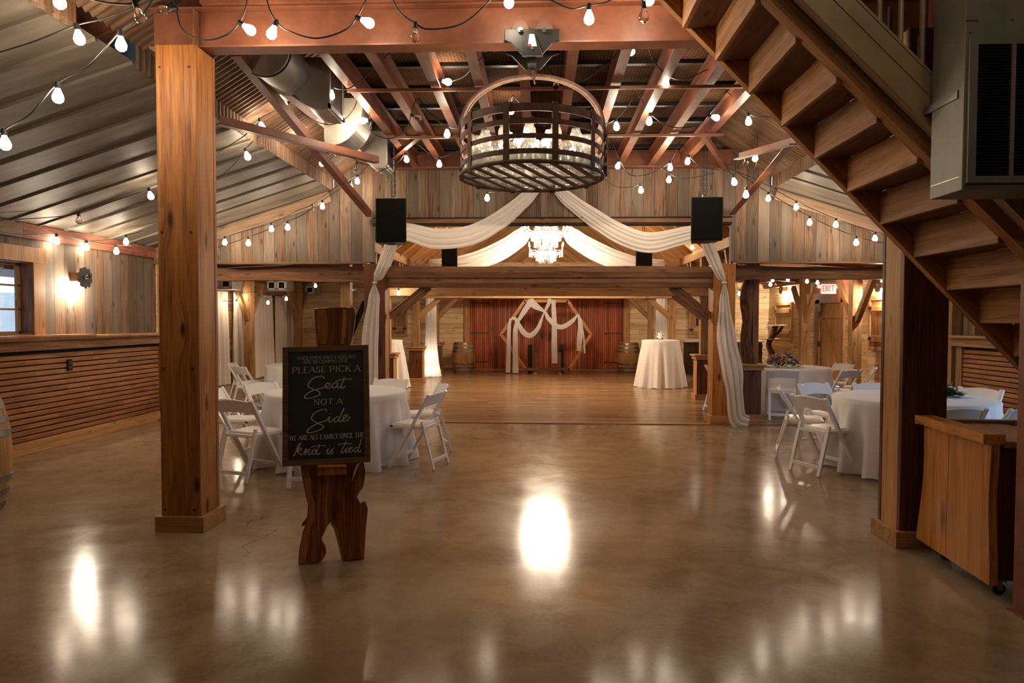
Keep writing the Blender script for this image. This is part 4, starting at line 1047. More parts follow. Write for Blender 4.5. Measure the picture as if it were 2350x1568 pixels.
def pts2(l, Y): return [P(x, y, Y=Y) for x, y in l]
o = ribbon('swag_drape', pts2([(868, 538), (935, 533), (1000, 548), (1080, 540), (1150, 503), (1200, 462), (1240, 425)], YS), [.16, .27, .31, .30, .27, .22, .12], 'chiffon', 4, .012, seed=1)
tag(o, 'cream swag of sheer fabric across the opening, on the sign side', 'drape', kind='thing')
o = ribbon('swag_drape', pts2([(1268, 425), (1310, 462), (1370, 505), (1430, 540), (1490, 557), (1560, 543), (1640, 522)], YS), [.12, .22, .27, .30, .31, .27, .16], 'chiffon', 4, .012, seed=2)
tag(o, 'cream swag of sheer fabric across the opening, on the stair side', 'drape', kind='thing')
t = thing('tied_drape', 'cream sheer drape tied back on the opening post behind the welcome sign', 'drape', (-2.6, 10.1, .02))
ribbon('fabric', pts2([(903, 540), (888, 590), (870, 630), (860, 650), (858, 690), (850, 770), (846, 880), (844, 965)], 10.1), [.18, .20, .16, .035, .17, .24, .28, .30], 'chiffon', 3.5, .02, parent=t, seed=3)
c_ = P(860, 649, Y=10.08); MB().tube([(c_.x + .03 * math.cos(a_), c_.y + .03 * math.sin(a_), c_.z) for a_ in [2 * math.pi * i / 12 for i in range(12)]], .010, 6, closed=True).build('tie_band', 'chiffon', t)
t = thing('tied_drape', 'cream sheer drape tied back on the opening post near the flower table, trailing low', 'drape', P(1690, 975, Z=0))
ribbon('fabric', pts2([(1615, 545), (1635, 590), (1652, 630), (1662, 650), (1662, 700), (1667, 780), (1680, 850), (1686, 905), (1690, 950), (1698, 968), (1716, 973)], 10.05), [.16, .18, .13, .04, .15, .28, .30, .23, .24, .27, .24], 'chiffon', 3.5, .025, parent=t, seed=4)
c_ = P(1662, 649, Y=10.03); MB().tube([(c_.x + .03 * math.cos(a_), c_.y + .03 * math.sin(a_), c_.z) for a_ in [2 * math.pi * i / 12 for i in range(12)]], .010, 6, closed=True).build('tie_band', 'chiffon', t)
o = ribbon('swag_drape', pts2([(1210, 522), (1190, 548), (1140, 580), (1080, 602), (1030, 606), (985, 603)], 15.75), [.22, .40, .44, .42, .30, .16], 'chiffon_w', 4, .015, seed=5)
tag(o, 'bright white swag from the crystal chandelier toward the curtain side', 'drape', kind='thing')
o = ribbon('swag_drape', pts2([(1298, 522), (1320, 548), (1370, 578), (1430, 602), (1480, 608), (1525, 603)], 15.75), [.22, .40, .44, .42, .30, .16], 'chiffon_w', 4, .015, seed=6)
tag(o, 'bright white swag from the crystal chandelier toward the cocktail table side', 'drape', kind='thing')
def column_drape(px, Y, label, seed, z1=2.9, r0=.13, r1=.24):
    x = P(px, 800, Y=Y).x; rr = random.Random(seed); rows = []; ph = rr.uniform(0, 6)
    for i in range(31):
        q = i / 30; z = z1 * (1 - q) + .02; r = r0 + (r1 - r0) * max(0, (q - .55) / .45) ** 2.2
        row = []
        for j in range(73):
            a_ = 2 * math.pi * j / 72; w_ = 1 + (.08 + .14 * q) * math.sin(9 * a_ + ph) + .05 * math.sin(15 * a_ + q * 2)
            row.append((x + r * w_ * math.cos(a_), Y + r * w_ * math.sin(a_) * .8, z))
        rows.append(row)
    o = MB().grid(rows).build('column_drape', 'chiffon_w', smooth=True); return tag(o, label, 'drape', kind='thing')
column_drape(989, 18.4, 'white gathered fabric column falling to the floor beside the oak barrel by the curtains', 1)
column_drape(1518, 18.4, 'white gathered fabric column standing behind the cocktail table', 2)
for px in (989, 1518):
    q = P(px, 800, Y=18.4); u_ = thing('floor_uplight', 'small uplight glowing inside the fabric column %s' % ('by the curtain-side barrel' if px < 1000 else 'behind the cocktail table'), 'uplight', (q.x, 18.4, 0))
    MB().lathe([(.0001, .004), (.05, .004), (.055, .05), (.04, .09), (.0001, .09)], (q.x, 18.4, 0), 16).build('lamp_housing', 'black', u_)
    MB().lathe([(.0001, .091), (.035, .091), (.03, .105), (.0001, .11)], (q.x, 18.4, 0), 16).build('lamp_lens', 'sconce', u_)
    lamp('uplight_glow', 'SPOT', (q.x, 18.4, .13), 60, (1.0, .80, .58), .03, u_, rot=(math.pi, 0, 0), spot=1.0, blend=.6)
def curtain(y0, y1, x, label, z1=2.17, seed=0):
    rr = random.Random(seed); rows = []; n = int((y1 - y0) * 40); a1 = rr.uniform(0, 6)
    for i in range(9):
        q = i / 8; z = z1 * (1 - q) + .03
        rows.append([(x + (.02 + .05 * q) * math.sin(2 * math.pi * (y0 + (y1 - y0) * j / n) / .21 + a1 + .4 * math.sin(q * 3 + j * .1)) + .03 * math.sin(j * .13 + a1) * q, y0 + (y1 - y0) * j / n, z) for j in range(n + 1)])
    o = MB().grid(rows).build('curtain', 'curtain', smooth=True); return tag(o, label, 'curtain', kind='thing')
curtain(13.2, 15.9, BL + .12, 'beige floor-length curtain panel behind the orange cedar post', seed=1)
curtain(16.05, 17.1, BL + .16, 'beige floor-length curtain panel beside the first aisle post', seed=2)
curtain(17.2, 18.55, BL + .12, 'beige floor-length curtain panel between the two aisle posts', seed=3)
curtain(18.75, 20.7, BL + .12, 'beige floor-length curtain panel behind the farther aisle post', seed=4)
o = MB().box(BL + .06, BL + .10, 13.1, 20.8, 2.17, 2.20).build('curtain_rod', 'blackiron'); tag(o, 'dark rod carrying the beige curtains along the wall', 'rod', kind='thing')
# air duct with grilles above the curtains
def wall_unit(px0, px1, py0, py1, Y, label, n):
    a = P(px0, py0, Y=Y); b = P(px1, py1, Y=Y)
    t = thing('air_unit', label, 'air unit', ((a.x + b.x) / 2, Y, b.z))
    MB().box(a.x, b.x, Y, Y + .5, b.z, a.z, .006).build('housing', 'duct', t)
    w = (b.x - a.x) / n; h_ = a.z - b.z
    for i in range(n):
        x0 = a.x + w * i + w * .1; x1 = a.x + w * (i + 1) - w * .1; m = MB()
        for q in ((x0, x1, b.z + h_ * .15, b.z + h_ * .25), (x0, x1, a.z - h_ * .2, a.z - h_ * .1), (x0, x0 + .03, b.z + h_ * .15, a.z - h_ * .1), (x1 - .03, x1, b.z + h_ * .15, a.z - h_ * .1)): m.box(q[0], q[1], Y - .02, Y, q[2], q[3])
        m.build('grille_frame', 'exitface', t); MB().box(x0 + .03, x1 - .03, Y - .008, Y, b.z + h_ * .22, a.z - h_ * .18).build('grille', 'black', t)
wall_unit(612, 658, 643, 668, 17.3, 'grey air duct with two white-framed grilles above the curtains', 2)
wall_unit(700, 722, 656, 676, 20.3, 'grey air duct with a single white-framed grille in the far aisle corner', 1)
wall_unit(480, 532, 640, 664, 15.0, 'grey air duct with slotted grille just past the orange cedar post', 2)
# ------------------------------------------------------------------ welcome sign on a live-edge slab
sA = P(684, 1297, Z=0); sB = P(836, 1285, Z=0)
su = (sB - sA).normalized(); sv = V((0, .085, 1)).normalized(); sn = su.cross(sv).normalized()
def onplane(px, py, p0, nn):
    d_ = P(px, py, Y=1) - EYE; return EYE + d_ * ((p0 - EYE).dot(nn) / d_.dot(nn))
t = thing('sign_easel', 'dark glossy live-edge slab easel with two legs holding the welcome sign', 'easel', (sA + sB) / 2)
outl = [(713, 708), (760, 705), (806, 706), (810, 730), (806, 760), (799, 800), (803, 850), (812, 920), (822, 1000), (832, 1055), (838, 1085), (833, 1118), (818, 1141), (826, 1157), (838, 1152), (844, 1170), (840, 1210), (838, 1250), (836, 1285), (812, 1287), (787, 1289), (777, 1250), (767, 1212), (758, 1200), (752, 1206), (744, 1222), (737, 1238), (747, 1256), (749, 1272), (741, 1286), (728, 1293), (705, 1298), (684, 1297), (686, 1262), (693, 1226), (699, 1206), (690, 1210), (692, 1201), (703, 1190), (705, 1160), (699, 1135), (692, 1105), (687, 1072), (695, 1000), (712, 920), (722, 840), (720, 790), (716, 750)]
fr = [onplane(x, y, sA, sn) for x, y in outl]
L2 = [V(((p - sA).dot(su), 0, (p - sA).dot(sv))) for p in fr]
back = -sn if sn.y < 0 else sn
mt = Matrix((su, back, sv)).transposed().to_4x4(); mt.translation = sA
m = MB(); m.prism(L2, (0, .065, 0))
m.build('slab', 'slab', t, matrix=mt, mods=(('BEVEL', {'width': .012, 'segments': 3, 'limit_method': 'ANGLE'}),))
cS = [P(650, 796, Y=4.22), P(845, 794.5, Y=4.31), P(851, 1062, Y=4.17), P(648, 1070, Y=4.08)]   # tl tr br bl
lb_ = onplane(727, 1066, sA, sn); lr_ = onplane(792, 1066, sA, sn)
m = MB()
x0 = (lb_ - sA).dot(su); x1 = (lr_ - sA).dot(su); zz = (lb_ - sA).dot(sv)
m.box(x0, x1, -.135, .0, zz - .055, zz - .004, .006); m.build('ledge_block', 'podium', t, matrix=mt)
m = MB()   # pale chipped edge
e0 = onplane(812, 1075, sA, sn); ex, ez = (e0 - sA).dot(su), (e0 - sA).dot(sv)
m.prism([(ex - .02, -.004, ez - .09), (ex - .005, -.004, ez - .02), (ex + .012, -.004, ez + .02), (ex + .03, -.004, ez + .03), (ex + .006, -.004, ez - .03)], (0, .006, 0)); m.build('pale_chip', 'petal_white', t, matrix=mt)
m = MB()   # amber sapwood along the live edges
def sap(pl, w, nm):
    a_ = [onplane(x, y, sA, sn) for x, y in pl]; loc = [V(((p - sA).dot(su), -.003, (p - sA).dot(sv))) for p in a_]
    mm = MB(); top = [p + V((w * (.8 + .2 * math.sin(i * 2.1)), 0, 0)) for i, p in enumerate(loc)]
    mm.prism(loc + list(reversed(top)), (0, .006, 0)); mm.build('sapwood_edge', 'podium', t, matrix=mt)
sap([(689, 1074), (694, 1105), (701, 1135), (707, 1160), (705, 1190), (700, 1210), (695, 1228), (689, 1262), (686, 1294)], .05, 'a')
sap([(757, 1203), (765, 1214), (775, 1250), (784, 1286)], .02, 'b')
sap([(720, 711), (722, 750), (728, 790)], .07, 'c'); sap([(780, 711), (778, 750), (776, 790)], .03, 'd')

tl, tr, br, bl = cS
up_ = ((tl + tr) - (bl + br)).normalized(); ux_ = (br - bl).normalized(); ux_ = (ux_ - up_ * ux_.dot(up_)).normalized(); un = ux_.cross(up_)
if un.y > 0: un = -un
SW = ((tr - tl).length + (br - bl).length) / 2; SH = ((tl - bl).length + (tr - br).length) / 2
ctr = (tl + tr + bl + br) / 4
org = ctr - ux_ * SW / 2 - up_ * SH / 2
ms_ = Matrix((ux_, up_, un)).transposed().to_4x4(); ms_.translation = org
t = thing('welcome_sign', 'black framed seating sign reading please pick a seat not a side', 'sign', org + ux_ * SW / 2)
m = MB(); m.box(.02, SW - .02, .02, SH - .02, -.012, .002); m.build('sign_board', 'board', t, matrix=ms_)
fw = .034; m = MB()
for a_ in ((0, fw, 0, SH), (SW - fw, SW, 0, SH), (fw, SW - fw, 0, fw), (fw, SW - fw, SH - fw, SH)): m.box(*a_, -.02, .016, .003)
m.build('sign_frame', 'frame', t, matrix=ms_)

GL = {
 'A': (.82, [((0, 0), (.41, 1), 0), ((.41, 1), (.82, 0), 1), ((.16, .36), (.64, .36), 0)], [(.0, 0), (.82, 0)]),
 'B': (.70, [((.12, 0), (.12, 1), 1), ((.12, 1), (.45, 1), (.58, .88), (.58, .66), (.45, .53), (.12, .53), 2), ((.12, .53), (.50, .53), (.66, .40), (.66, .14), (.50, 0), (.12, 0), 2)], [(.12, 0), (.12, 1)]),
 'C': (.78, [((.74, .80), (.62, .97), (.42, 1), (.18, .88), (.06, .5), (.18, .12), (.42, 0), (.62, .03), (.76, .20), 2)], []),
 'E': (.66, [((.12, 0), (.12, 1), 1), ((.12, 1), (.60, 1), (.60, .84), 0), ((.12, .52), (.46, .52), 0), ((.12, 0), (.63, 0), (.63, .18), 0)], [(.12, 0), (.12, 1)]),
 'F': (.62, [((.12, 0), (.12, 1), 1), ((.12, 1), (.60, 1), (.60, .82), 0), ((.12, .52), (.46, .52), 0)], [(.12, 0), (.12, 1)]),
 'G': (.84, [((.74, .80), (.62, .97), (.42, 1), (.18, .88), (.06, .5), (.18, .12), (.42, 0), (.62, .03), (.72, .14), 2), ((.72, 0), (.72, .42), 1), ((.56, .42), (.84, .42), 0)], []),
 'H': (.86, [((.14, 0), (.14, 1), 1), ((.70, 0), (.70, 1), 1), ((.14, .52), (.70, .52), 0)], [(.14, 0), (.14, 1), (.70, 0), (.70, 1)]),
 'I': (.34, [((.17, 0), (.17, 1), 1)], [(.17, 0), (.17, 1)]),
 'K': (.80, [((.14, 0), (.14, 1), 1), ((.14, .40), (.66, 1), 0), ((.30, .58), (.74, 0), 1)], [(.14, 0), (.14, 1), (.66, 1), (.74, 0)]),
 'L': (.62, [((.12, 0), (.12, 1), 1), ((.12, 0), (.60, 0), (.60, .20), 0)], [(.12, 0), (.12, 1)]),
 'M': (1.0, [((.12, 0), (.14, 1), 0), ((.14, 1), (.50, .06), 1), ((.50, .06), (.86, 1), 0), ((.86, 1), (.88, 0), 1)], [(.12, 0), (.12, 1), (.88, 0), (.88, 1)]),
 'N': (.84, [((.12, 0), (.12, 1), 0), ((.12, 1), (.72, 0), 1), ((.72, 0), (.72, 1), 0)], [(.12, 0), (.12, 1), (.72, 1)]),
 'O': (.88, [((.44, 1), (.20, .90), (.07, .5), (.20, .10), (.44, 0), (.68, .10), (.81, .5), (.68, .90), (.44, 1), 2)], []),
 'P': (.68, [((.12, 0), (.12, 1), 1), ((.12, 1), (.48, 1), (.62, .88), (.62, .62), (.48, .48), (.12, .48), 2)], [(.12, 0), (.12, 1)]),
 'R': (.76, [((.12, 0), (.12, 1), 1), ((.12, 1), (.46, 1), (.60, .88), (.60, .66), (.46, .52), (.12, .52), 2), ((.36, .52), (.72, 0), 1)], [(.12, 0), (.12, 1), (.72, 0)]),
 'S': (.58, [((.50, .82), (.42, .96), (.27, 1), (.10, .90), (.09, .70), (.27, .54), (.45, .42), (.52, .24), (.42, .06), (.26, 0), (.12, .05), (.06, .20), 2)], []),
 'T': (.74, [((.37, 0), (.37, 1), 1), ((.06, .82), (.06, 1), (.68, 1), (.68, .82), 0)], [(.37, 0)]),
 'W': (1.08, [((.06, 1), (.32, 0), 1), ((.32, 0), (.54, .96), 0), ((.54, .96), (.78, 0), 1), ((.78, 0), (1.02, 1), 0)], [(.06, 1), (1.02, 1)]),
 'Y': (.76, [((.06, 1), (.38, .48), 1), ((.38, .48), (.70, 1), 0), ((.38, 0), (.38, .48), 1)], [(.06, 1), (.70, 1), (.38, 0)]),
}
def stroke(mb, pts, w, z=.0035):
    pts = [V((p[0], p[1])) for p in pts]; n = len(pts); L_, R_ = [], []
    for i, p in enumerate(pts):
        tg = (pts[min(i + 1, n - 1)] - pts[max(i - 1, 0)]); tg.normalize(); nn = V((-tg.y, tg.x)); ww = w if not isinstance(w, list) else w[i]
        L_.append(p + nn * ww / 2); R_.append(p - nn * ww / 2)
    va = [mb.bm.verts.new((p.x, p.y, z)) for p in L_]; vb = [mb.bm.verts.new((p.x, p.y, z)) for p in R_]
    for i in range(n - 1): mb.bm.faces.new((va[i], va[i + 1], vb[i + 1], vb[i]))
def serif_line(mb, text, xc, y, h, width, heavy=.15):
    tw = sum((GL[c_][0] + .12) if c_ != ' ' else .38 for c_ in text) - .12
    sx = width / tw; x = xc - width / 2
    for c_ in text:
        if c_ == ' ': x += .38 * sx; continue
        w, st, ser = GL[c_]
        for s_ in st:
            kind = s_[-1]; pts = [(x + p[0] * sx, y + p[1] * h) for p in s_[:-1]]
            if kind == 2:
                sp = spline([(p[0], p[1], 0) for p in pts], 5); ws = []
                for i, p in enumerate(sp):
                    tg = sp[min(i + 1, len(sp) - 1)] - sp[max(i - 1, 0)]; vert = abs(tg.y) / max(1e-6, tg.length); ws.append(h * (.055 + (heavy - .05) * vert))
                stroke(mb, sp, ws)
            else: stroke(mb, pts, h * (heavy if kind == 1 else .06))
        for px_, py_ in ser: stroke(mb, [(x + px_ * sx - h * .16, y + (py_ - .03 if py_ else .03) * h), (x + px_ * sx + h * .16, y + (py_ - .03 if py_ else .03) * h)], h * .06)
        x += (w + .12) * sx
def sxy(cx_, cy_):     # crop pixels of the sign to its own plane
    v_ = (cy_ - 55) / (1122 - 55); xl = 668 - 6 * v_; xr_ = 1430 + 22 * v_
    return ((cx_ - xl) / (xr_ - xl) * SW, (1 - v_) * SH - .0)
for text, cy0, cy1, ca, cb_ in (('TOGETHER TWO FAMILIES', 143, 172, 790, 1308), ('ARE BECOMING ONE', 180, 208, 842, 1248), ('PLEASE PICK A', 240, 294, 750, 1356), ('NOT A', 538, 588, 940, 1196), ('WE ARE ALL FAMILY ONCE THE', 855, 897, 725, 1392)):
    p0 = sxy(ca, cy1); p1 = sxy(cb_, cy0); m = MB()
    serif_line(m, text, (p0[0] + p1[0]) / 2, p0[1], p1[1] - p0[1], p1[0] - p0[0]); m.build('lettering', 'letters', t, matrix=ms_)
SCR = {
 'seat': [[(1032, 352), (1022, 333), (985, 331), (935, 348), (898, 385), (892, 415), (925, 442), (975, 462), (996, 484), (985, 503), (940, 518), (888, 527), (860, 522), (862, 503), (892, 478), (945, 452), (1005, 440), (1045, 430), (1075, 415), (1084, 402), (1070, 393), (1052, 400), (1043, 420), (1052, 438), (1075, 440), (1100, 428)],
          [(1152, 396), (1128, 394), (1108, 412), (1108, 434), (1122, 442), (1142, 428), (1158, 396), (1150, 428), (1160, 442), (1178, 432), (1196, 400), (1214, 345)], [(1196, 400), (1186, 430), (1196, 446), (1222, 432)], [(1135, 384), (1165, 372), (1200, 366), (1287, 365)]],
 'side': [[(1056, 652), (1046, 633), (1010, 635), (955, 656), (924, 690), (922, 715), (955, 742), (1005, 766), (1026, 787), (1010, 807), (960, 825), (905, 836), (882, 830), (888, 808), (925, 780), (985, 752), (1045, 735), (1070, 715), (1082, 700), (1074, 735), (1086, 748), (1108, 732), (1122, 722)],
          [(1166, 706), (1140, 708), (1122, 728), (1126, 750), (1146, 746), (1176, 706), (1212, 625)], [(1176, 706), (1166, 740), (1180, 750), (1200, 735), (1236, 706), (1240, 692), (1224, 690), (1206, 708), (1204, 736), (1220, 750), (1246, 736), (1266, 706)], [(1086, 676), (1092, 670)]],
 'knot': [[(757, 1036), (780, 1000), (822, 932), (815, 925), (798, 948), (768, 1032)], [(782, 1002), (812, 972), (832, 968), (828, 984), (796, 998), (818, 1020), (836, 1028), (852, 1010), (872, 976), (860, 1030)], [(860, 1030), (884, 992), (902, 980), (892, 1020), (904, 1030), (924, 1008), (946, 986), (928, 998), (926, 1024), (942, 1028), (960, 1006), (950, 986), (974, 990), (992, 940)], [(974, 990), (962, 1020), (976, 1032), (998, 1014)], [(915, 966), (950, 956), (985, 954), (1050, 958)]],
 'is': [[(1054, 1004), (1072, 984), (1058, 1020), (1070, 1030), (1094, 1004), (1116, 980), (1104, 996), (1112, 1016), (1096, 1033), (1074, 1028)], [(1082, 960), (1087, 955)]],
 'tied': [[(1232, 926), (1212, 968), (1188, 1016), (1198, 1030), (1220, 1008), (1240, 984), (1226, 1020), (1240, 1028), (1260, 1008), (1284, 990), (1280, 978), (1264, 988), (1256, 1012), (1270, 1028), (1296, 1010)], [(1342, 986), (1318, 988), (1302, 1010), (1310, 1028), (1330, 1014), (1348, 980), (1370, 912)], [(1348, 980), (1338, 1014), (1350, 1028), (1370, 1012)], [(1153, 956), (1180, 948), (1220, 946), (1286, 950)], [(1252, 958), (1257, 953)]],
}
for nm, sts in SCR.items():
    m = MB()
    for s_ in sts:
        sp = spline([(*sxy(*p), 0) for p in s_], 6); n = len(sp)
        ws = [(.0062 if nm in ('seat', 'side') else .0048) * (.8 + .35 * abs((sp[min(i + 1, n - 1)] - sp[max(i - 1, 0)]).normalized().y)) for i in range(n)]
        stroke(m, sp, ws, .0045)
    m.build('script_lettering', 'letters', t, matrix=ms_)

# ------------------------------------------------------------------ barrels
def barrel(c, label, h=.90, r0=.275, r1=.345, mat='barrel', rz=0.0):
    t = thing('oak_barrel', label, 'barrel', c); c = V(c); n = 18
    R_ = lambda z: r0 + (r1 - r0) * (1 - ((z / h - .5) * 2) ** 2)
    pr = [(R_(h * i / n), h * i / n) for i in range(n + 1)]
    m = MB(); m.lathe([(.0001, .02), (r0 - .03, .02), (r0 - .025, 0)] + pr + [(r0 - .025, h), (r0 - .03, h - .03), (.0001, h - .03)], c, 26); m.build('barrel_body', mat, t, smooth='auto')
    for z in (.02, .13, .24, h - .29, h - .18, h - .07):
        w = .05; m = MB(); m.lathe([(R_(z) - .004, z), (R_(z) + .005, z), (R_(z + w) + .005, z + w), (R_(z + w) - .004, z + w), (R_(z) - .004, z)], c, 40)
        bmesh.ops.delete(m.bm, geom=[f for f in m.bm.faces if len(f.verts) > 4], context='FACES'); m.build('hoop', 'hoop', t, smooth='auto')
    return t
barrel((-4.62, 5.22, 0), 'oak barrel with grey hoops standing before the long orange bar')
c_ = P(1062, 856, Z=0); barrel((c_.x, c_.y + .2, 0), 'shiny-hooped oak barrel by the barn doors beside the fabric column')
c_ = P(1444, 857, Z=0); barrel((c_.x, c_.y + .2, 0), 'dark-hooped oak barrel by the barn doors near the cocktail table')

# ------------------------------------------------------------------ table linen
def cloth(c, r, zt, label, flare=.16, nf=14, amp=.055, seed=0, cat='tablecloth'):
    rr = random.Random(seed); c = V(c); N = 168; rows = []; p1, p2, p3 = (rr.uniform(0, 6) for _ in range(3))
    rows.append([(c.x + .001 * math.cos(2 * math.pi * j / N), c.y + .001 * math.sin(2 * math.pi * j / N), zt) for j in range(N + 1)])
    for q in (.35, .7, .94, .985):
        rows.append([(c.x + r * q * math.cos(2 * math.pi * j / N), c.y + r * q * math.sin(2 * math.pi * j / N), zt - (.004 if q > .98 else 0)) for j in range(N + 1)])
    for i in range(15):
        q = i / 14; row = []
        for j in range(N + 1):
            a_ = 2 * math.pi * j / N
            w_ = math.sin(nf * a_ + p1 + .5 * math.sin(3 * a_ + p2)) + .45 * math.sin((nf * 2 - 3) * a_ + p3)
            w_ = w_ if w_ < 0 else w_ * .9
            R_ = r + flare * q + amp * w_ * (q ** .8) * (1 + .5 * q)
            R_ = r + (R_ - r) * min(1, q * 4 + .02)
            z = zt - .012 - (zt - .026) * q + (.012 * math.sin(nf * a_ + p2) if q == 1 else 0)
            row.append((c.x + R_ * math.cos(a_), c.y + R_ * math.sin(a_), z))
        rows.append(row)
    o = MB().grid(rows).build('tablecloth', 'linen', smooth=True)
    return tag(o, label, cat, kind='thing')
T1 = V((-2.25, 7.46, 0)); T2 = V((-4.05, 11.9, 0)); T3 = V((4.18, 11.9, 0)); T4 = V((3.87, 7.24, 0))
cloth(T1, .76, .765, 'white cloth over the round table directly behind the welcome sign', .05, 15, .055, 1)
cloth(T2, .76, .765, 'white cloth over the round table near the beige curtains', .04, 12, .04, 2)
cloth(T3, .76, .765, 'white cloth over the round table topped by the flower arrangement', .04, 12, .04, 3)
cloth(T4, .76, .765, 'white cloth over the round table lit blue by daylight behind the podium', .05, 15, .06, 4)
c_ = P(1523, 893, Z=0); CT = V((c_.x, c_.y + .45, 0))
cloth(CT, .43, 1.10, 'white floor-length cloth on the tall cocktail table holding the small cake', .13, 11, .035, 5)
cloth((-3.55, 15.3, 0), .43, 1.10, 'white floor-length cloth on the tall table half hidden by the draped post', .13, 11, .035, 6)
# small tiered cake with black and white flowers
t = thing('floral_cake', 'small two-tier white cake with dark flowers on the cocktail table', 'cake', (CT.x, CT.y, 1.10))
m = MB(); m.lathe([(.0001, 1.10), (.085, 1.10), (.085, 1.19), (.06, 1.195), (.06, 1.27), (.0001, 1.27)], (CT.x, CT.y, 0), 28); m.build('cake_tiers', 'pad', t, smooth='auto')
rr = random.Random(8)
for i in range(11):
    a_ = rr.uniform(3.3, 6.1); z = rr.choice((1.115, 1.13, 1.20, 1.28, 1.30)); r = .088 if z < 1.18 else .062 if z < 1.25 else .03
    m = MB(); s_ = rr.uniform(.018, .032); m.lathe([(.0001, -s_ * .6), (s_, -s_ * .1), (s_ * .7, s_ * .6), (.0001, s_ * .3)], (CT.x + r * math.cos(a_), CT.y + r * math.sin(a_), z), 7)
    m.build('sugar_flower', rr.choice(('black', 'leaf', 'black', 'petal_blush')), t, smooth=True)

# ------------------------------------------------------------------ folding chairs
def make_chair():
    t = thing('folding_chair', 'x', 'chair', (0, 0, 0), 'white folding chairs')
    for s in (-1, 1):
        timber('front_leg', (s * .215, .22, .006), (s * .215, -.235, .785), .026, .046, 'white', t, .005, up=(1, 0, 0)).name
        timber('rear_leg', (s * .183, -.27, .006), (s * .183, -.135, .50), .024, .038, 'white', t, .006, up=(1, 0, 0))
    m = MB(); n = 12; rows = []
    for i in range(n + 1):
        q = i / n * 2 - 1; x = .200 * q; yb = -.035 * (1 - q * q)
        top = .765 + .022 * (1 - q * q); bot = .645 + .018 * (1 - q * q)
        yt = -.222 + yb; y0 = -.158 + yb
        rows.append([(x, y0 - .008, bot), (x, yt - .008, top), (x, yt + .008, top + .003), (x, y0 + .008, bot), (x, y0 - .008, bot)])
    m.grid(rows).build('backrest', 'white', t, smooth='auto')
    m = MB(); m.box(-.198, .198, -.165, -.13, .415, .445, .004); m.box(-.198, .198, .19, .225, .425, .455, .004); m.box(-.198, -.165, -.165, .225, .42, .452, .004); m.box(.165, .198, -.165, .225, .42, .452, .004)
    m.build('seat_frame', 'white', t)
    m = MB(); m.box(-.168, .168, -.13, .195, .432, .468, .012); m.build('seat_pad', 'pad', t, smooth='auto')
    MB().box(-.175, .175, -.262, -.238, .075, .11, .004).build('rear_stretcher', 'white', t)
    MB().box(-.205, .205, .145, .165, .10, .135, .004).build('front_stretcher', 'white', t)
    m = MB()
    for s in (-1, 1): m.lathe([(.0001, -.004), (.008, -.004), (.008, .004), (.0001, .004)], (s * .232, -.05, .47), 8, 'x')
    m.build('pivot_bolt', 'steel', t)
    return t
CH = None
def chair(x, y, deg, label):
    global CH
    if CH is None: CH = make_chair(); o = CH
    else: o = copy_tree(CH)
    o.location = (x, y, 0.004 if y > 10.1 else 0); o.rotation_euler = (0, 0, math.radians(deg)); o['label'] = label
def chair_at(T, phi, dist, label, turn=0): a_ = math.radians(phi); chair(T.x + dist * math.cos(a_), T.y + dist * math.sin(a_), phi + 90 + turn, label)
chair(-2.84, 6.58, -20, 'white folding chair with its back to us between the cedar post and the welcome sign')
chair(-3.38, 7.40, -88, 'white folding chair half hidden by the orange cedar post, facing the sign table')
chair_at(T1, 150, 1.08, 'white folding chair across the sign table, facing out between two others')
chair_at(T1, 76, 1.10, 'white folding chair behind the sign table, only its back showing past the sign')
chair(-1.30, 7.19, 74, 'white folding chair with its full seat showing beside the sign table and open floor')
chair(-1.36, 8.02, 112, 'white folding chair partly behind another at the sign table, nearest the dance floor')
chair_at(T1, -84, 1.09, 'white folding chair almost wholly hidden behind the welcome sign')
chair_at(T2, 188, 1.12, 'white folding chair seen edge-on against the beige curtains')
chair_at(T2, 232, 1.12, 'white folding chair with its back to us at the table near the curtains')
chair(3.80, 10.92, -14, 'white folding chair square on with its back to us beneath the flowers')
chair(4.72, 10.98, 28, 'white folding chair turned a little at the flower table, beside the square-on one')
chair_at(T3, 22, 1.12, 'white folding chair facing us across the flower table, in front of the side door')
chair_at(T3, -22, 1.16, 'white folding chair seen edge-on at the flower table in front of the aisle post')
chair_at(T3, 192, 1.10, 'white folding chair tucked behind the trailing drape at the flower table')
chair(2.92, 7.11, -65, 'white folding chair with blue-lit edges and its back to us at the podium table')
chair(2.95, 7.82, -108, 'white folding chair leaning in profile beside the blue-lit chair at the podium table')
chair_at(T4, 112, 1.15, 'white folding chair facing us across the podium table, before the flower table')
chair_at(T4, 80, 1.13, 'white folding chair just peeping out beside the dark cedar post')
chair_at(T4, 33, 1.15, 'white folding chair facing us in front of the slatted wall beneath the stairs')
chair(P(2188, 930, Y=6.2).x, 6.34, 6, 'white folding chair just past the dark cedar post, over the podium ledge')
chair(P(2316, 930, Y=6.3).x, 6.42, 24, 'white folding chair back beside the rust-brown column, over the podium ledge')

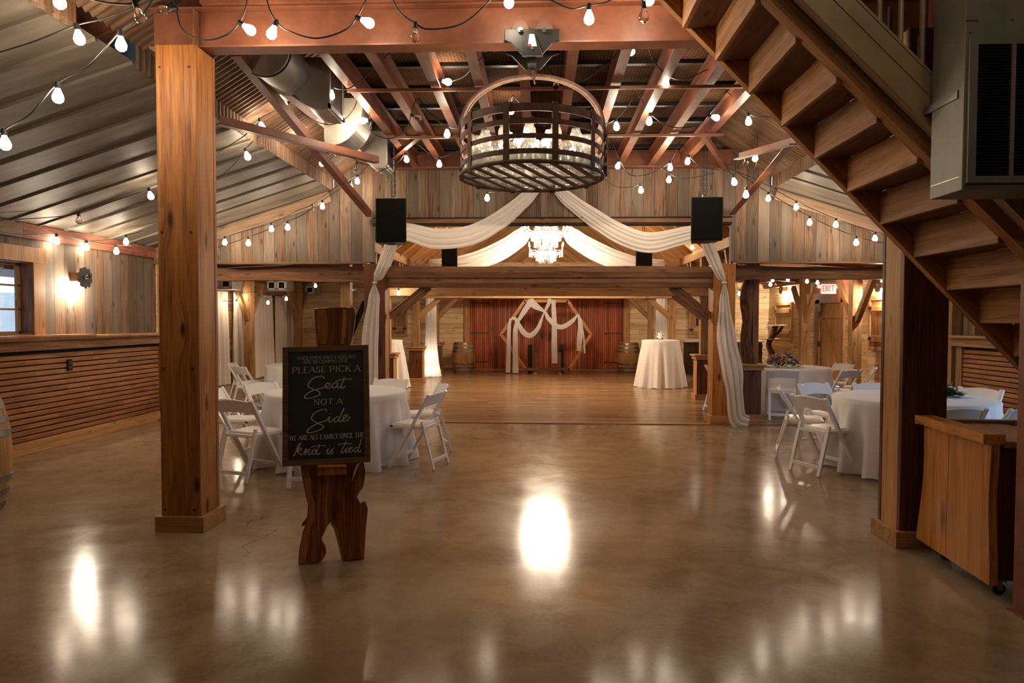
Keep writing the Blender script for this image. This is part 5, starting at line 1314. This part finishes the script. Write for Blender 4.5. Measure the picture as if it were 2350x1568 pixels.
# ------------------------------------------------------------------ flowers
def bouquet(c, w, h, label, nb, cols, seed=0, name='flower_arrangement', cat='flowers'):
    t = thing(name, label, cat, c); rr = random.Random(seed); c = V(c); m = MB()
    for i in range(420):
        a_ = rr.uniform(0, 2 * math.pi); q = rr.random() ** .5; z = h * (1 - q * q) * rr.uniform(.05, .95) + .01
        p = V((c.x + w * q * math.cos(a_), c.y + w * .7 * q * math.sin(a_), c.z + z)); L = rr.uniform(.05, .10)
        d_ = V((math.cos(a_) * (.4 + q), math.sin(a_) * (.4 + q), rr.uniform(-.2, .7))).normalized(); s_ = d_.cross(V((0, 0, 1))).normalized() * L * .22
        b_ = [m.bm.verts.new(x) for x in (p, p + d_ * L * .5 + s_, p + d_ * L, p + d_ * L * .5 - s_)]; m.bm.faces.new(b_)
    o = m.build('foliage', 'leaf', t); o['kind'] = 'stuff'
    for i in range(nb):
        a_ = rr.uniform(0, 2 * math.pi); q = rr.random() ** .6 * .85; z = h * (1 - q * q) * rr.uniform(.75, 1.0) + .015
        s_ = rr.uniform(.016, .036); m = MB(); p = V((c.x + w * q * math.cos(a_), c.y + w * .7 * q * math.sin(a_), c.z + z))
        rt = Euler((rr.uniform(-.6, .6), rr.uniform(-.6, .6), 0)).to_matrix()
        m.lathe([(.0001, -s_ * .5), (s_ * .6, -s_ * .3), (s_, s_ * .2), (s_ * .8, s_ * .5), (s_ * .5, s_ * .35), (.0001, s_ * .55)], p, 9, rot=rt)
        for v in m.bm.verts: v.co += V((rr.uniform(-1, 1), rr.uniform(-1, 1), rr.uniform(-1, 1))) * s_ * .12
        m.build('bloom', rr.choice(cols), t, smooth=True)
c_ = P(1800, 842, Z=.78)
bouquet((c_.x, 11.7, .766), .31, .25, 'low arrangement of mixed wildflowers on the far round table', 60, ('petal_yellow', 'petal_yellow', 'petal_purple', 'petal_blush', 'petal_red', 'petal_white', 'petal_blush'), 4)
bouquet((4.20, 7.25, .766), .13, .10, 'small green sprig centrepiece on the table behind the dark cedar post', 3, ('petal_white',), 5, 'greenery_sprig', 'greenery')

# ------------------------------------------------------------------ hexagon arch
YH = 19.72
t = thing('hexagon_arch', 'wooden hexagon wedding arch draped in white before the barn doors', 'arch', P(1255, 850, Y=YH))
def pH(x, y, Y=YH): return P(x, y, Y=Y)
hx = [(1204, 691), (1303, 691), (1356, 768), (1306, 848), (1207, 848), (1150, 768)]
for i in range(6):
    a_, b_ = pH(*hx[i]), pH(*hx[(i + 1) % 6]); e_ = (b_ - a_).normalized() * .04
    timber('hexagon_rail', a_ - e_ * .5, b_ + e_ * .5, .09, .09, 'trim' if i != 3 else 'frame', t, up=(0, 1, 0))
for px in (1229, 1285):
    q = pH(px, 846); timber('foot_post', (q.x, YH + .06, 0.02), (q.x, YH + .06, .62), .07, .07, 'frame', t, up=(0, -1, 0)); timber('foot', (q.x, YH - .25, .03), (q.x, YH + .35, .03), .07, .05, 'trim', t)
Yh = YH - .09
for pl, ws, sd in (
    ([(1169, 735), (1180, 731), (1188, 740), (1200, 762), (1216, 771), (1234, 755), (1247, 722), (1258, 700), (1264, 686)], [.05, .10, .10, .16, .16, .12, .05, .10, .16], 1),
    ([(1217, 686), (1226, 700), (1250, 716), (1258, 730), (1275, 747), (1292, 750), (1312, 738), (1326, 722)], [.16, .20, .07, .12, .14, .14, .12, .05], 2),
    ([(1220, 690), (1206, 710), (1190, 735), (1181, 738)], [.18, .16, .10, .06], 3),
    ([(1171, 732), (1168, 760), (1167, 800), (1166, 855)], [.06, .11, .12, .13], 4),
    ([(1186, 735), (1183, 760), (1183, 800), (1183, 856)], [.07, .14, .15, .17], 5),
    ([(1270, 688), (1272, 740), (1272, 790), (1273, 834)], [.12, .14, .16, .17], 6),
    ([(1327, 722), (1332, 745), (1330, 780), (1328, 806)], [.06, .14, .16, .12], 7),
    ([(1328, 722), (1336, 750), (1340, 780), (1342, 811)], [.03, .03, .05, .05], 8)):
    ribbon('draped_fabric', [pH(x, y, Yh - .01 * (sd % 3)) for x, y in pl], ws, 'chiffon_w', 2.5, .012, 16, t, seed=sd)
for px, py in ((1216, 802), (1289, 802)):
    q = P(px, py, Y=YH + .02); o = tag(MB().box(q.x - .06, q.x + .06, YH + .15, YH + .27, 0.0, q.z + .13, .006).build('lamp_stand', 'black'), 'narrow black uplight stand behind the arch, %s of the pair' % ('the one by the paired drapes' if px < 1250 else 'the one by the single drape'), 'stand', kind='thing')

# ------------------------------------------------------------------ shutters
def shutter(corners, axis, label, glass=False):
    (u0, u1, z0, z1, w) = corners; t = thing('window_shutter', label, 'shutter', ((u0 + u1) / 2, w, z0) if axis == 'y' else (w, (u0 + u1) / 2, z0))
    def bx(m, a0, a1, b0, b1, d0, d1, bev=.003):
        if axis == 'y': m.box(a0, a1, w - d1, w - d0, b0, b1, bev)
        else: m.box(w - d1, w - d0, a0, a1, b0, b1, bev)
        return m
    mt_ = wood('shutter_boards_' + axis, (.14, .065, .02), (.30, .155, .055), (.41, .235, .095), along='z', across='x' if axis == 'y' else 'y', plank=.13, knots=.5, var=.2, bump=.3) if ('shutter_boards_' + axis) not in bpy.data.materials else bpy.data.materials['shutter_boards_' + axis]
    m = MB()
    for a_ in ((u0 - .07, u0, z0 - .08, z1 + .08), (u1, u1 + .07, z0 - .08, z1 + .08), (u0, u1, z1, z1 + .08), (u0, u1, z0 - .08, z0)): bx(m, *a_, 0, .05)
    m.build('shutter_frame', 'trim_z', t)
    bx(MB(), u0 + .01, u1 - .01, z0 + .01, z1 - .01, .0, .035).build('shutter_boards', mt_, t)
    for za, zb_ in ((z0 + .10, z0 + .22), (z1 - .22, z1 - .10)): bx(MB(), u0 + .03, u1 - .03, za, zb_, .035, .055).build('cross_board', 'trim' if axis == 'y' else 'trim_y', t)
    for uu in (u0 + .01, u1 - .01):
        for z in (z0 + .16, z1 - .16): bx(MB(), uu - .06, uu + .06, z - .035, z + .035, .055, .065, .002).build('hinge', 'blackiron', t)
    if glass: bx(MB(), (u0 + u1) / 2 - .02, u1 - .12, z0 + .28, z1 - .12, .036, .04).build('dark_pane', 'black', t)
def onY(px0, px1, py0, py1, w): a_ = P(px0, py0, Y=w); b_ = P(px1, py1, Y=w); return (a_.x, b_.x, b_.z, a_.z, w)
def onX(px0, px1, py0, py1, w): a_ = P(px0, py0, X=w); b_ = P(px1, py1, X=w); return (min(a_.y, b_.y), max(a_.y, b_.y), b_.z, a_.z, w)
shutter(onY(905, 930, 704, 766, YW), 'y', 'brown board shutter on the end wall beside the draped post')
shutter(onY(1586, 1611, 704, 769, YW), 'y', 'brown board shutter with a dark pane on the end wall over the counter', True)
shutter(onX(1784, 1817, 702, 776, BR), 'x', 'brown board shutter on the side wall behind the twisted stand')
a_ = P(2003, 690, X=BR); shutter((a_.y - 1.0, a_.y, 1.02, 1.98, BR), 'x', 'brown board shutter on the side wall beside the dark cedar post')

# ------------------------------------------------------------------ counter made of barrels, twisted stand
t = thing('barrel_counter', 'pale-topped serving counter fronted with dark barrel staves on the end wall', 'counter', (5.6, 20.2, 0))
MB().box(4.15, 6.40, 19.75, 20.5, .93, .98, .006).build('counter_top', 'pad', t)
MB().box(4.25, 6.36, 19.85, 20.45, 0.01, .93).build('stave_panel', wood('staves', (.02, .010, .005), (.075, .034, .014), (.14, .065, .025), along='z', across='x', plank=.08, gap=.05, knots=.2, var=.3), t)
for z in (.10, .32, .60, .80): MB().box(4.24, 6.37, 19.835, 19.86, z, z + .05).build('iron_hoop', 'blackiron', t)
q = P(1776, 745, Y=14.2)
t = thing('twisted_wood_stand', 'twisted branch stand with two small round tops behind the flowers', 'stand', (q.x, 14.2, 0))
m = MB(); m.tube(spline([(q.x - .05, 14.2, 0), (q.x + .02, 14.2, .25), (q.x + .12, 14.2, .5), (q.x + .02, 14.2, .8), (q.x - .10, 14.2, 1.05), (q.x - .02, 14.2, 1.25), (q.x + .03, 14.2, 1.44)], 6), .055, 10); m.build('branch_trunk', 'bark', t, smooth=True)
m = MB(); m.tube(spline([(q.x - .0, 14.2, .3), (q.x - .16, 14.18, .42), (q.x - .3, 14.16, .6)], 6), .045, 8); m.build('side_branch', 'bark', t, smooth=True)
m = MB(); m.tube(spline([(q.x - .04, 14.2, 1.2), (q.x + .1, 14.2, 1.32), (q.x + .18, 14.2, 1.44)], 5), .03, 8); m.build('side_branch', 'bark', t, smooth=True)
MB().lathe([(.0001, 0), (.20, 0), (.205, .012), (.20, .025), (.0001, .025)], (q.x + .05, 14.2, 1.44), 32).build('round_top', 'pad', t, smooth='auto')
MB().lathe([(.0001, 0), (.17, 0), (.175, .012), (.17, .025), (.0001, .025)], (q.x - .07, 14.2, 1.16), 32).build('round_shelf', 'podium', t, smooth='auto')
m = MB(); m.lathe([(.0001, 0), (.22, 0), (.22, .04), (.0001, .04)], (q.x - .02, 14.2, .004), 24); m.build('base_disc', 'bark', t)

# ------------------------------------------------------------------ sconces and exit sign
def sconce(p, s, label, energy=28):
    t = thing('gear_sconce', label, 'sconce', p); p = V(p)
    m = MB(); m.box(min(p.x, p.x + s * .15), max(p.x, p.x + s * .15), p.y - .045, p.y + .045, p.z - .055, p.z + .055, .004); m.build('wall_arm', 'frame', t)
    m = MB(); n = 110; pts = []
    for i in range(n):
        a_ = 2 * math.pi * i / n; r = .116 + .024 * abs(math.sin(5 * a_)) ** .8
        pts.append((p.x + s * .165, p.y + r * math.cos(a_), p.z - .01 + r * math.sin(a_)))
    m.prism(pts, (s * .012, 0, 0)); m.build('gear_plate', 'blackiron', t)
    m = MB(); m.lathe([(.0001, 0), (.022, .0), (.03, .02), (.024, .05), (.0001, .065)], (p.x + s * .177, p.y, p.z), 16, 'x', None)
    if s < 0:
        for v in m.bm.verts: v.co.x = 2 * (p.x + s * .177) - v.co.x
    m.build('front_bulb', 'glass', t, smooth=True)
    MB().lathe([(.0001, -.05), (.022, -.03), (.028, 0), (.016, .035), (.0001, .04)], (p.x + s * .09, p.y, p.z - .10), 14).build('lamp_bulb', 'sconce', t, smooth=True)
    lamp('sconce_glow', 'POINT', (p.x + s * .10, p.y, p.z - .16), energy, (1.0, .84, .64), .03, t)
q = P(165, 636, X=XL); sconce((XL, q.y, q.z), 1, 'iron gear sconce glowing on the barn boards beside the window', 40)
q = P(2034, 655, X=BR); sconce((BR, q.y, q.z), -1, 'iron gear sconce on the pale boards beside the dark cedar post', 80)
q = P(1806, 664, X=BR); sconce((BR, q.y, q.z), -1, 'iron gear sconce glowing over the shutter behind the twisted stand', 90)
q = P(1901, 662, X=BR - .30)
t = thing('exit_sign', 'white lit EXIT sign with red letters above the side door', 'sign', (q.x, q.y, q.z - .13))
MB().box(q.x - .17, q.x + .17, q.y - .03, q.y + .03, q.z - .13, q.z + .10, .008).build('sign_box', 'exitlit', t)
m = MB()
def bar_(x0, x1, z0, z1): m.box(q.x + x0, q.x + x1, q.y - .036, q.y - .030, q.z + z0, q.z + z1)
bar_(-.14, -.125, -.07, .07)
for z in (-.07, -.008, .055): bar_(-.125, -.085, z, z + .015)
for sg in (-1, 1): m.obox((q.x - .045, q.y - .033, q.z), (.016, .006, .15), Matrix.Rotation(sg * .42, 3, 'Y'))
bar_(.005, .02, -.07, .07); bar_(.05, .13, .055, .07); bar_(.083, .098, -.07, .06)
m.build('exit_lettering', 'exitred', t)
for sg in (-1, 1): MB().lathe([(.0001, -.05), (.045, -.04), (.05, .02), (.0001, .03)], (q.x + sg * .22, q.y, q.z + .04), 14, 'y').build('emergency_lamp', 'exitface', t, smooth='auto')
lamp('exit_glow', 'POINT', (q.x + .15, q.y - .15, q.z - .05), 3, (1, .12, .1), .05, t)
# ------------------------------------------------------------------ string lights
def under(p):
    if p.y > YB or (p.y < 4.95 and -3.1 < p.x): return 99
    if p.x < XL + .06 or p.x > XR - .06: return -99
    if p.x < -3.13: return zroof(p.x, -1) - .03
    if p.x > 3.40: return zroof(p.x, 1) - .03
    if p.x < -1.9: return 3.66 + .62 * (p.x + 3.15)
    if p.x > 2.2: return 3.66 + .62 * (3.42 - p.x)
    return 4.03
def string(label, Y, items, rb=.034):
    """items: (px, py) is a point the cord passes; (px, py, lit, dx, dy) is a bulb hanging along (dx, dy) from its socket."""
    pts = []; bulbs = []
    for it in items:
        y = Y
        if len(it) in (3, 6): y = it[-1]; it = it[:-1]
        if len(it) == 2:
            q_ = P(*it, Y=y)
            while under(q_) < q_.z + .02 and y > 3 and q_.y < YB: y -= .08; q_ = P(*it, Y=y)
            pts.append(q_); continue
        px, py, lit, dx, dy = it
        c_ = P(px, py, Y=y); d_ = V((dx, 0, -dy)).normalized(); base = c_ - d_ * .085
        while under(base) < base.z + .05 and y > 3:
            y -= .08; c_ = P(px, py, Y=y); base = c_ - d_ * .085
        pts.append(base); bulbs.append((base, d_, lit))
    t = thing('string_light', label, 'string light', pts[0])
    sp = spline(pts, 8)
    MB().tube(sp, .0055, 6).build('cord', 'rubber', t, smooth=True)
    for base, d_, lit in bulbs:
        rot = V((0, 0, -1)).rotation_difference(d_).to_matrix()
        m = MB(); m.lathe([(.0001, .012), (.014, .010), (.017, -.008), (.017, -.034), (.0001, -.035)], base, 12, rot=rot); s_ = m.build('bulb_socket', 'rubber', t, smooth='auto')
        q = rb / .036
        m = MB(); m.lathe([(.0001, -.030), (.013, -.034), (.016, -.042), (.030 * q, -.070), (.036 * q, -.090), (.032 * q, -.110), (.018 * q, -.123), (.0001, -.127)], base, 16, rot=rot)
        m.build('lamp_bulb', 'bulb' if lit else 'glass', s_, smooth=True)
    return t
L, O = True, False
string('string light running up across the ribbed roof in front of the cedar post, upper cord', 4.3, [(-40, 130), (0, 120), (80, 95), (182, 88, L, .2, 1), (240, 42), (330, 8), (380, -20)])
string('string light slanting over the ribbed roof beside the cedar post, lower cord', 4.3, [(-60, 350), (12, 330, L, .1, 1), (70, 262), (133, 222, L, 0, 1), (205, 150), (278, 103, L, .05, 1), (320, 40), (372, -30)])
string('string light with an unlit bulb at the very top over the steel rafter', 3.9, [(60, -40), (137, 4, L, .1, 1), (200, -4), (260, 8), (322, 38, O, .4, 1), (340, -20)])
string('string light draped along the girder from the stub column to the trolley', 4.62, [(390, -20), (376, 23, O, -1, .1), (420, 70), (470, 92), (520, 80), (573, 68, L, 1, .7), (566, 10), (564, -30)])
string('string light looping along the girder over the curved ducts', 4.62, [(606, -30), (618, 20), (624, 76, L, -.4, 1), (660, 70), (725, 88), (790, 70), (845, 52, L, .9, .4), (850, -20)])
string('string light with an unlit bulb looping along the girder beside the trolley', 4.62, [(895, -20), (915, 25), (953, 83, O, 0, 1), (985, 67), (1060, 55), (1125, 0), (1140, -30)])
string('string light dipping over the girder between the trolley and the stairs', 4.62, [(1158, -40), (1168, 4, L, 0, 1), (1215, -20), (1262, 0), (1310, 20), (1352, 42, L, 0, 1), (1392, 5), (1440, -25), (1490, -2, L, 0, 1), (1500, -40)])
string('single unlit string light bulb hanging where the stairs meet the girder', 4.5, [(1490, -30), (1477, 38, O, 0, 1), (1465, -30)])
string('string light looping under the joists between the two larger ducts', 6.6, [(722, 132), (735, 170), (760, 219, L, -.05, 1), (800, 203), (850, 165), (893, 122)])
string('string light looping under the joists in front of the basket lamp', 6.7, [(955, 118), (975, 152), (1027, 188, L, 1, .15), (1062, 178), (1130, 118), (1240, 140), (1276, 198, O, 0, 1), (1330, 188), (1400, 140), (1447, 117, L, .5, .8), (1484, 108), (1500, 140), (1528, 193, L, -.1, 1), (1570, 182), (1645, 150), (1720, 128)])
string('string light crossing from the slanting strut past the middle duct to the joists', 7.5, [(500, 350), (560, 312), (601, 291, L, .3, 1), (640, 250), (649, 240, L, -1, .3), (665, 228), (700, 265), (750, 286), (793, 293, L, .3, 1), (812, 250), (828, 217), (834, 277, L, -1, .1), (850, 300), (890, 318), (930, 300), (960, 271, O, .9, .4), (958, 226), (985, 260), (1026, 308, L, 0, 1), (1062, 296)])
string('string light looping between the joists behind the arched pipe handle', 7.6, [(1120, 270), (1160, 240), (1177, 219), (1173, 254, L, 0, 1), (1178, 221), (1205, 250), (1250, 290)])
string('string light zigzagging under the joists between the basket lamp and the stairs', 7.6, [(1385, 287), (1415, 291, L, .1, 1), (1440, 245), (1462, 216), (1490, 279, L, -.1, 1), (1540, 291), (1600, 288), (1643, 270, L, 1, .3), (1652, 232), (1670, 213), (1718, 279, L, .1, 1), (1765, 268), (1850, 262)])
string('string light running down the slanting strut by the ducts', 8.3, [(663, 228), (680, 270), (692, 318, L, -.4, 1), (715, 340), (739, 374, L, 0, 1), (760, 350), (774, 352, O, 0, 1), (800, 345), (815, 387, O, -.3, 1), (850, 380)])
string('string light looping just ahead of the barn board wall beside the smallest duct', 9.0, [(868, 395), (910, 375), (933, 366, L, .2, 1), (945, 330), (955, 328), (985, 352), (1008, 377, L, 0, 1), (1060, 340), (1068, 320)])
string('short string light under the iron basket lamp', 9.4, [(1105, 436), (1118, 455, L, 0, 1), (1150, 440)])
string('string light looping in front of the barn board wall beside the basket lamp', 9.2, [(1378, 330), (1383, 390, L, 0, 1), (1400, 330), (1403, 322), (1418, 381, L, -.3, 1), (1445, 400), (1480, 402), (1520, 385), (1538, 385, L, 0, 1), (1550, 350), (1562, 325), (1578, 371, L, -.1, 1), (1610, 383), (1650, 390)])
string('lower string light looping before the barn board wall toward the chained loudspeaker', 9.6, [(1380, 405), (1420, 430), (1471, 437, L, .1, 1), (1490, 405), (1505, 380), (1535, 413, L, -.1, 1), (1570, 410), (1640, 398)])
string('string light dropping beside the steel bars under the stairs', 8.4, [(1660, 372), (1685, 418, L, .2, 1), (1695, 380), (1711, 374, O, .2, 1), (1733, 363, L, -.1, 1), (1738, 310), (1735, 380), (1712, 447, L, 0, 1)])
string('string light along the eave beside the gear sconce', 8.4, [(0, 505), (100, 500), (181, 507, O, 0, 1), (260, 462), (346, 450, L, .3, 1), (400, 400)])
string('string light drooping along the eave board above the gear sconce', 8.9, [(-20, 530), (60, 540), (130, 554, L, 0, 1), (199, 568, L, 0, 1), (267, 577, L, 0, 1), (330, 565), (400, 562)])
string('upper string light climbing the barn board wall from the orange cedar post', 10.0, [(500, 410), (540, 375), (568, 359, L, .3, 1), (610, 300)])
string('short string light rising from the eave toward the cedar post', 9.2, [(200, 554), (250, 550), (289, 555, L, 0, 1), (330, 528), (400, 490)])
string('string light climbing the sloping rake board toward the smallest duct, upper cord', 9.95, [(500, 550), (516, 557, L, 0, 1), (570, 528), (623, 526, L, 0, 1), (680, 485), (718, 482, O, 0, 1), (770, 430), (820, 416, L, 0, 1), (845, 380)])
string('string light climbing the sloping rake board toward the smallest duct, lower cord', 9.9, [(500, 568), (570, 558, L, 0, 1), (620, 525), (660, 522, L, 0, 1), (700, 490), (740, 474, L, 0, 1), (805, 430, L, 0, 1), (835, 395)])
string('string light falling along the barn boards beside the stairs, upper cord', 9.95, [(1670, 385), (1740, 415), (1827, 476, L, 0, 1), (1918, 516, L, 0, 1), (2008, 548, L, 0, 1), (2050, 545)])
string('string light falling along the barn boards beside the stairs, lower cord', 9.9, [(1690, 395), (1763, 456, L, 0, 1), (1858, 511, L, 0, 1), (1965, 557, L, 0, 1), (2050, 562)])
string('string light over the beige curtains between the aisle posts', 16.0, [(505, 600), (530, 660), (547, 683, L, 0, 1), (580, 670), (615, 695, L, 0, 1), (657, 686, L, .1, 1), (690, 660), (724, 656, L, 0, 1), (770, 640), (797, 644, L, 0, 1), (820, 650)])
string('string light hanging low over the far curtains beside the wavy beam', 15.6, [(505, 690), (543, 697, L, 0, 1), (560, 650), (597, 604, L, 0, 1), (650, 600)])
string('string light by the knee brace of the draped post', 13.2, [(780, 640), (805, 661, L, 0, 1), (812, 650), (805, 677, L, .1, 1), (840, 660), (915, 673, L, 0, 1), (940, 650)])
string('string light over the side door and the twisted stand', 15.0, [(1690, 650), (1697, 674, L, 0, 1), (1740, 655), (1768, 653, L, 0, 1), (1773, 643, L, 0, 1), (1790, 630), (1808, 642, L, 0, 1), (1830, 630), (1852, 646, L, 0, 1), (1876, 649, L, 0, 1), (1900, 630), (1990, 603, L, 0, 1), (2030, 600)])
string('string light behind the hung speaker on the stair side', 14.2, [(1560, 560), (1588, 568, L, 0, 1), (1600, 600), (1602, 665, L, 0, 1), (1640, 650)])
# unseen strings added above and behind the camera to light the front hall
for i, (y, lb) in enumerate(((-0.6, 'added unseen string light filling the entrance, between the girder and the rear wall'),)):
    t = thing('string_light', lb, 'string light', (-3, y, 4.0)); pts = [(-3.4, y, 5.1)]
    for q in range(6):
        x = -3.0 + q * 1.1; z = 4.05 - .12 * (q % 2)
        pts.append((x, y, z))
        MB().lathe([(.0001, -.030), (.013, -.034), (.016, -.042), (.030, -.070), (.036, -.090), (.032, -.110), (.018, -.123), (.0001, -.127)], (x, y, z), 14).build('lamp_bulb', 'bulb', t, smooth=True)
    pts.append((3.0, y, 5.1))
    MB().tube(spline(pts, 6), .0055, 6).build('cord', 'rubber', t, smooth=True)
t = thing('string_light', 'added unseen short string light brightening the air box and stair railing', 'string light', (.6, 1.6, 4.6)); pts = [(.2, 1.6, 5.1)]  # unseen bulbs added to light the air box and railing
for q in range(4):
    x, z = .5 + q * .75, 4.5 - .1 * (q % 2); pts.append((x, 1.6, z))
    MB().lathe([(.0001, -.030), (.013, -.034), (.016, -.042), (.030, -.070), (.036, -.090), (.032, -.110), (.018, -.123), (.0001, -.127)], (x, 1.6, z), 14).build('lamp_bulb', 'bulb', t, smooth=True)
pts.append((3.2, 1.6, 5.1)); MB().tube(spline(pts, 6), .0055, 6).build('cord', 'rubber', t, smooth=True)
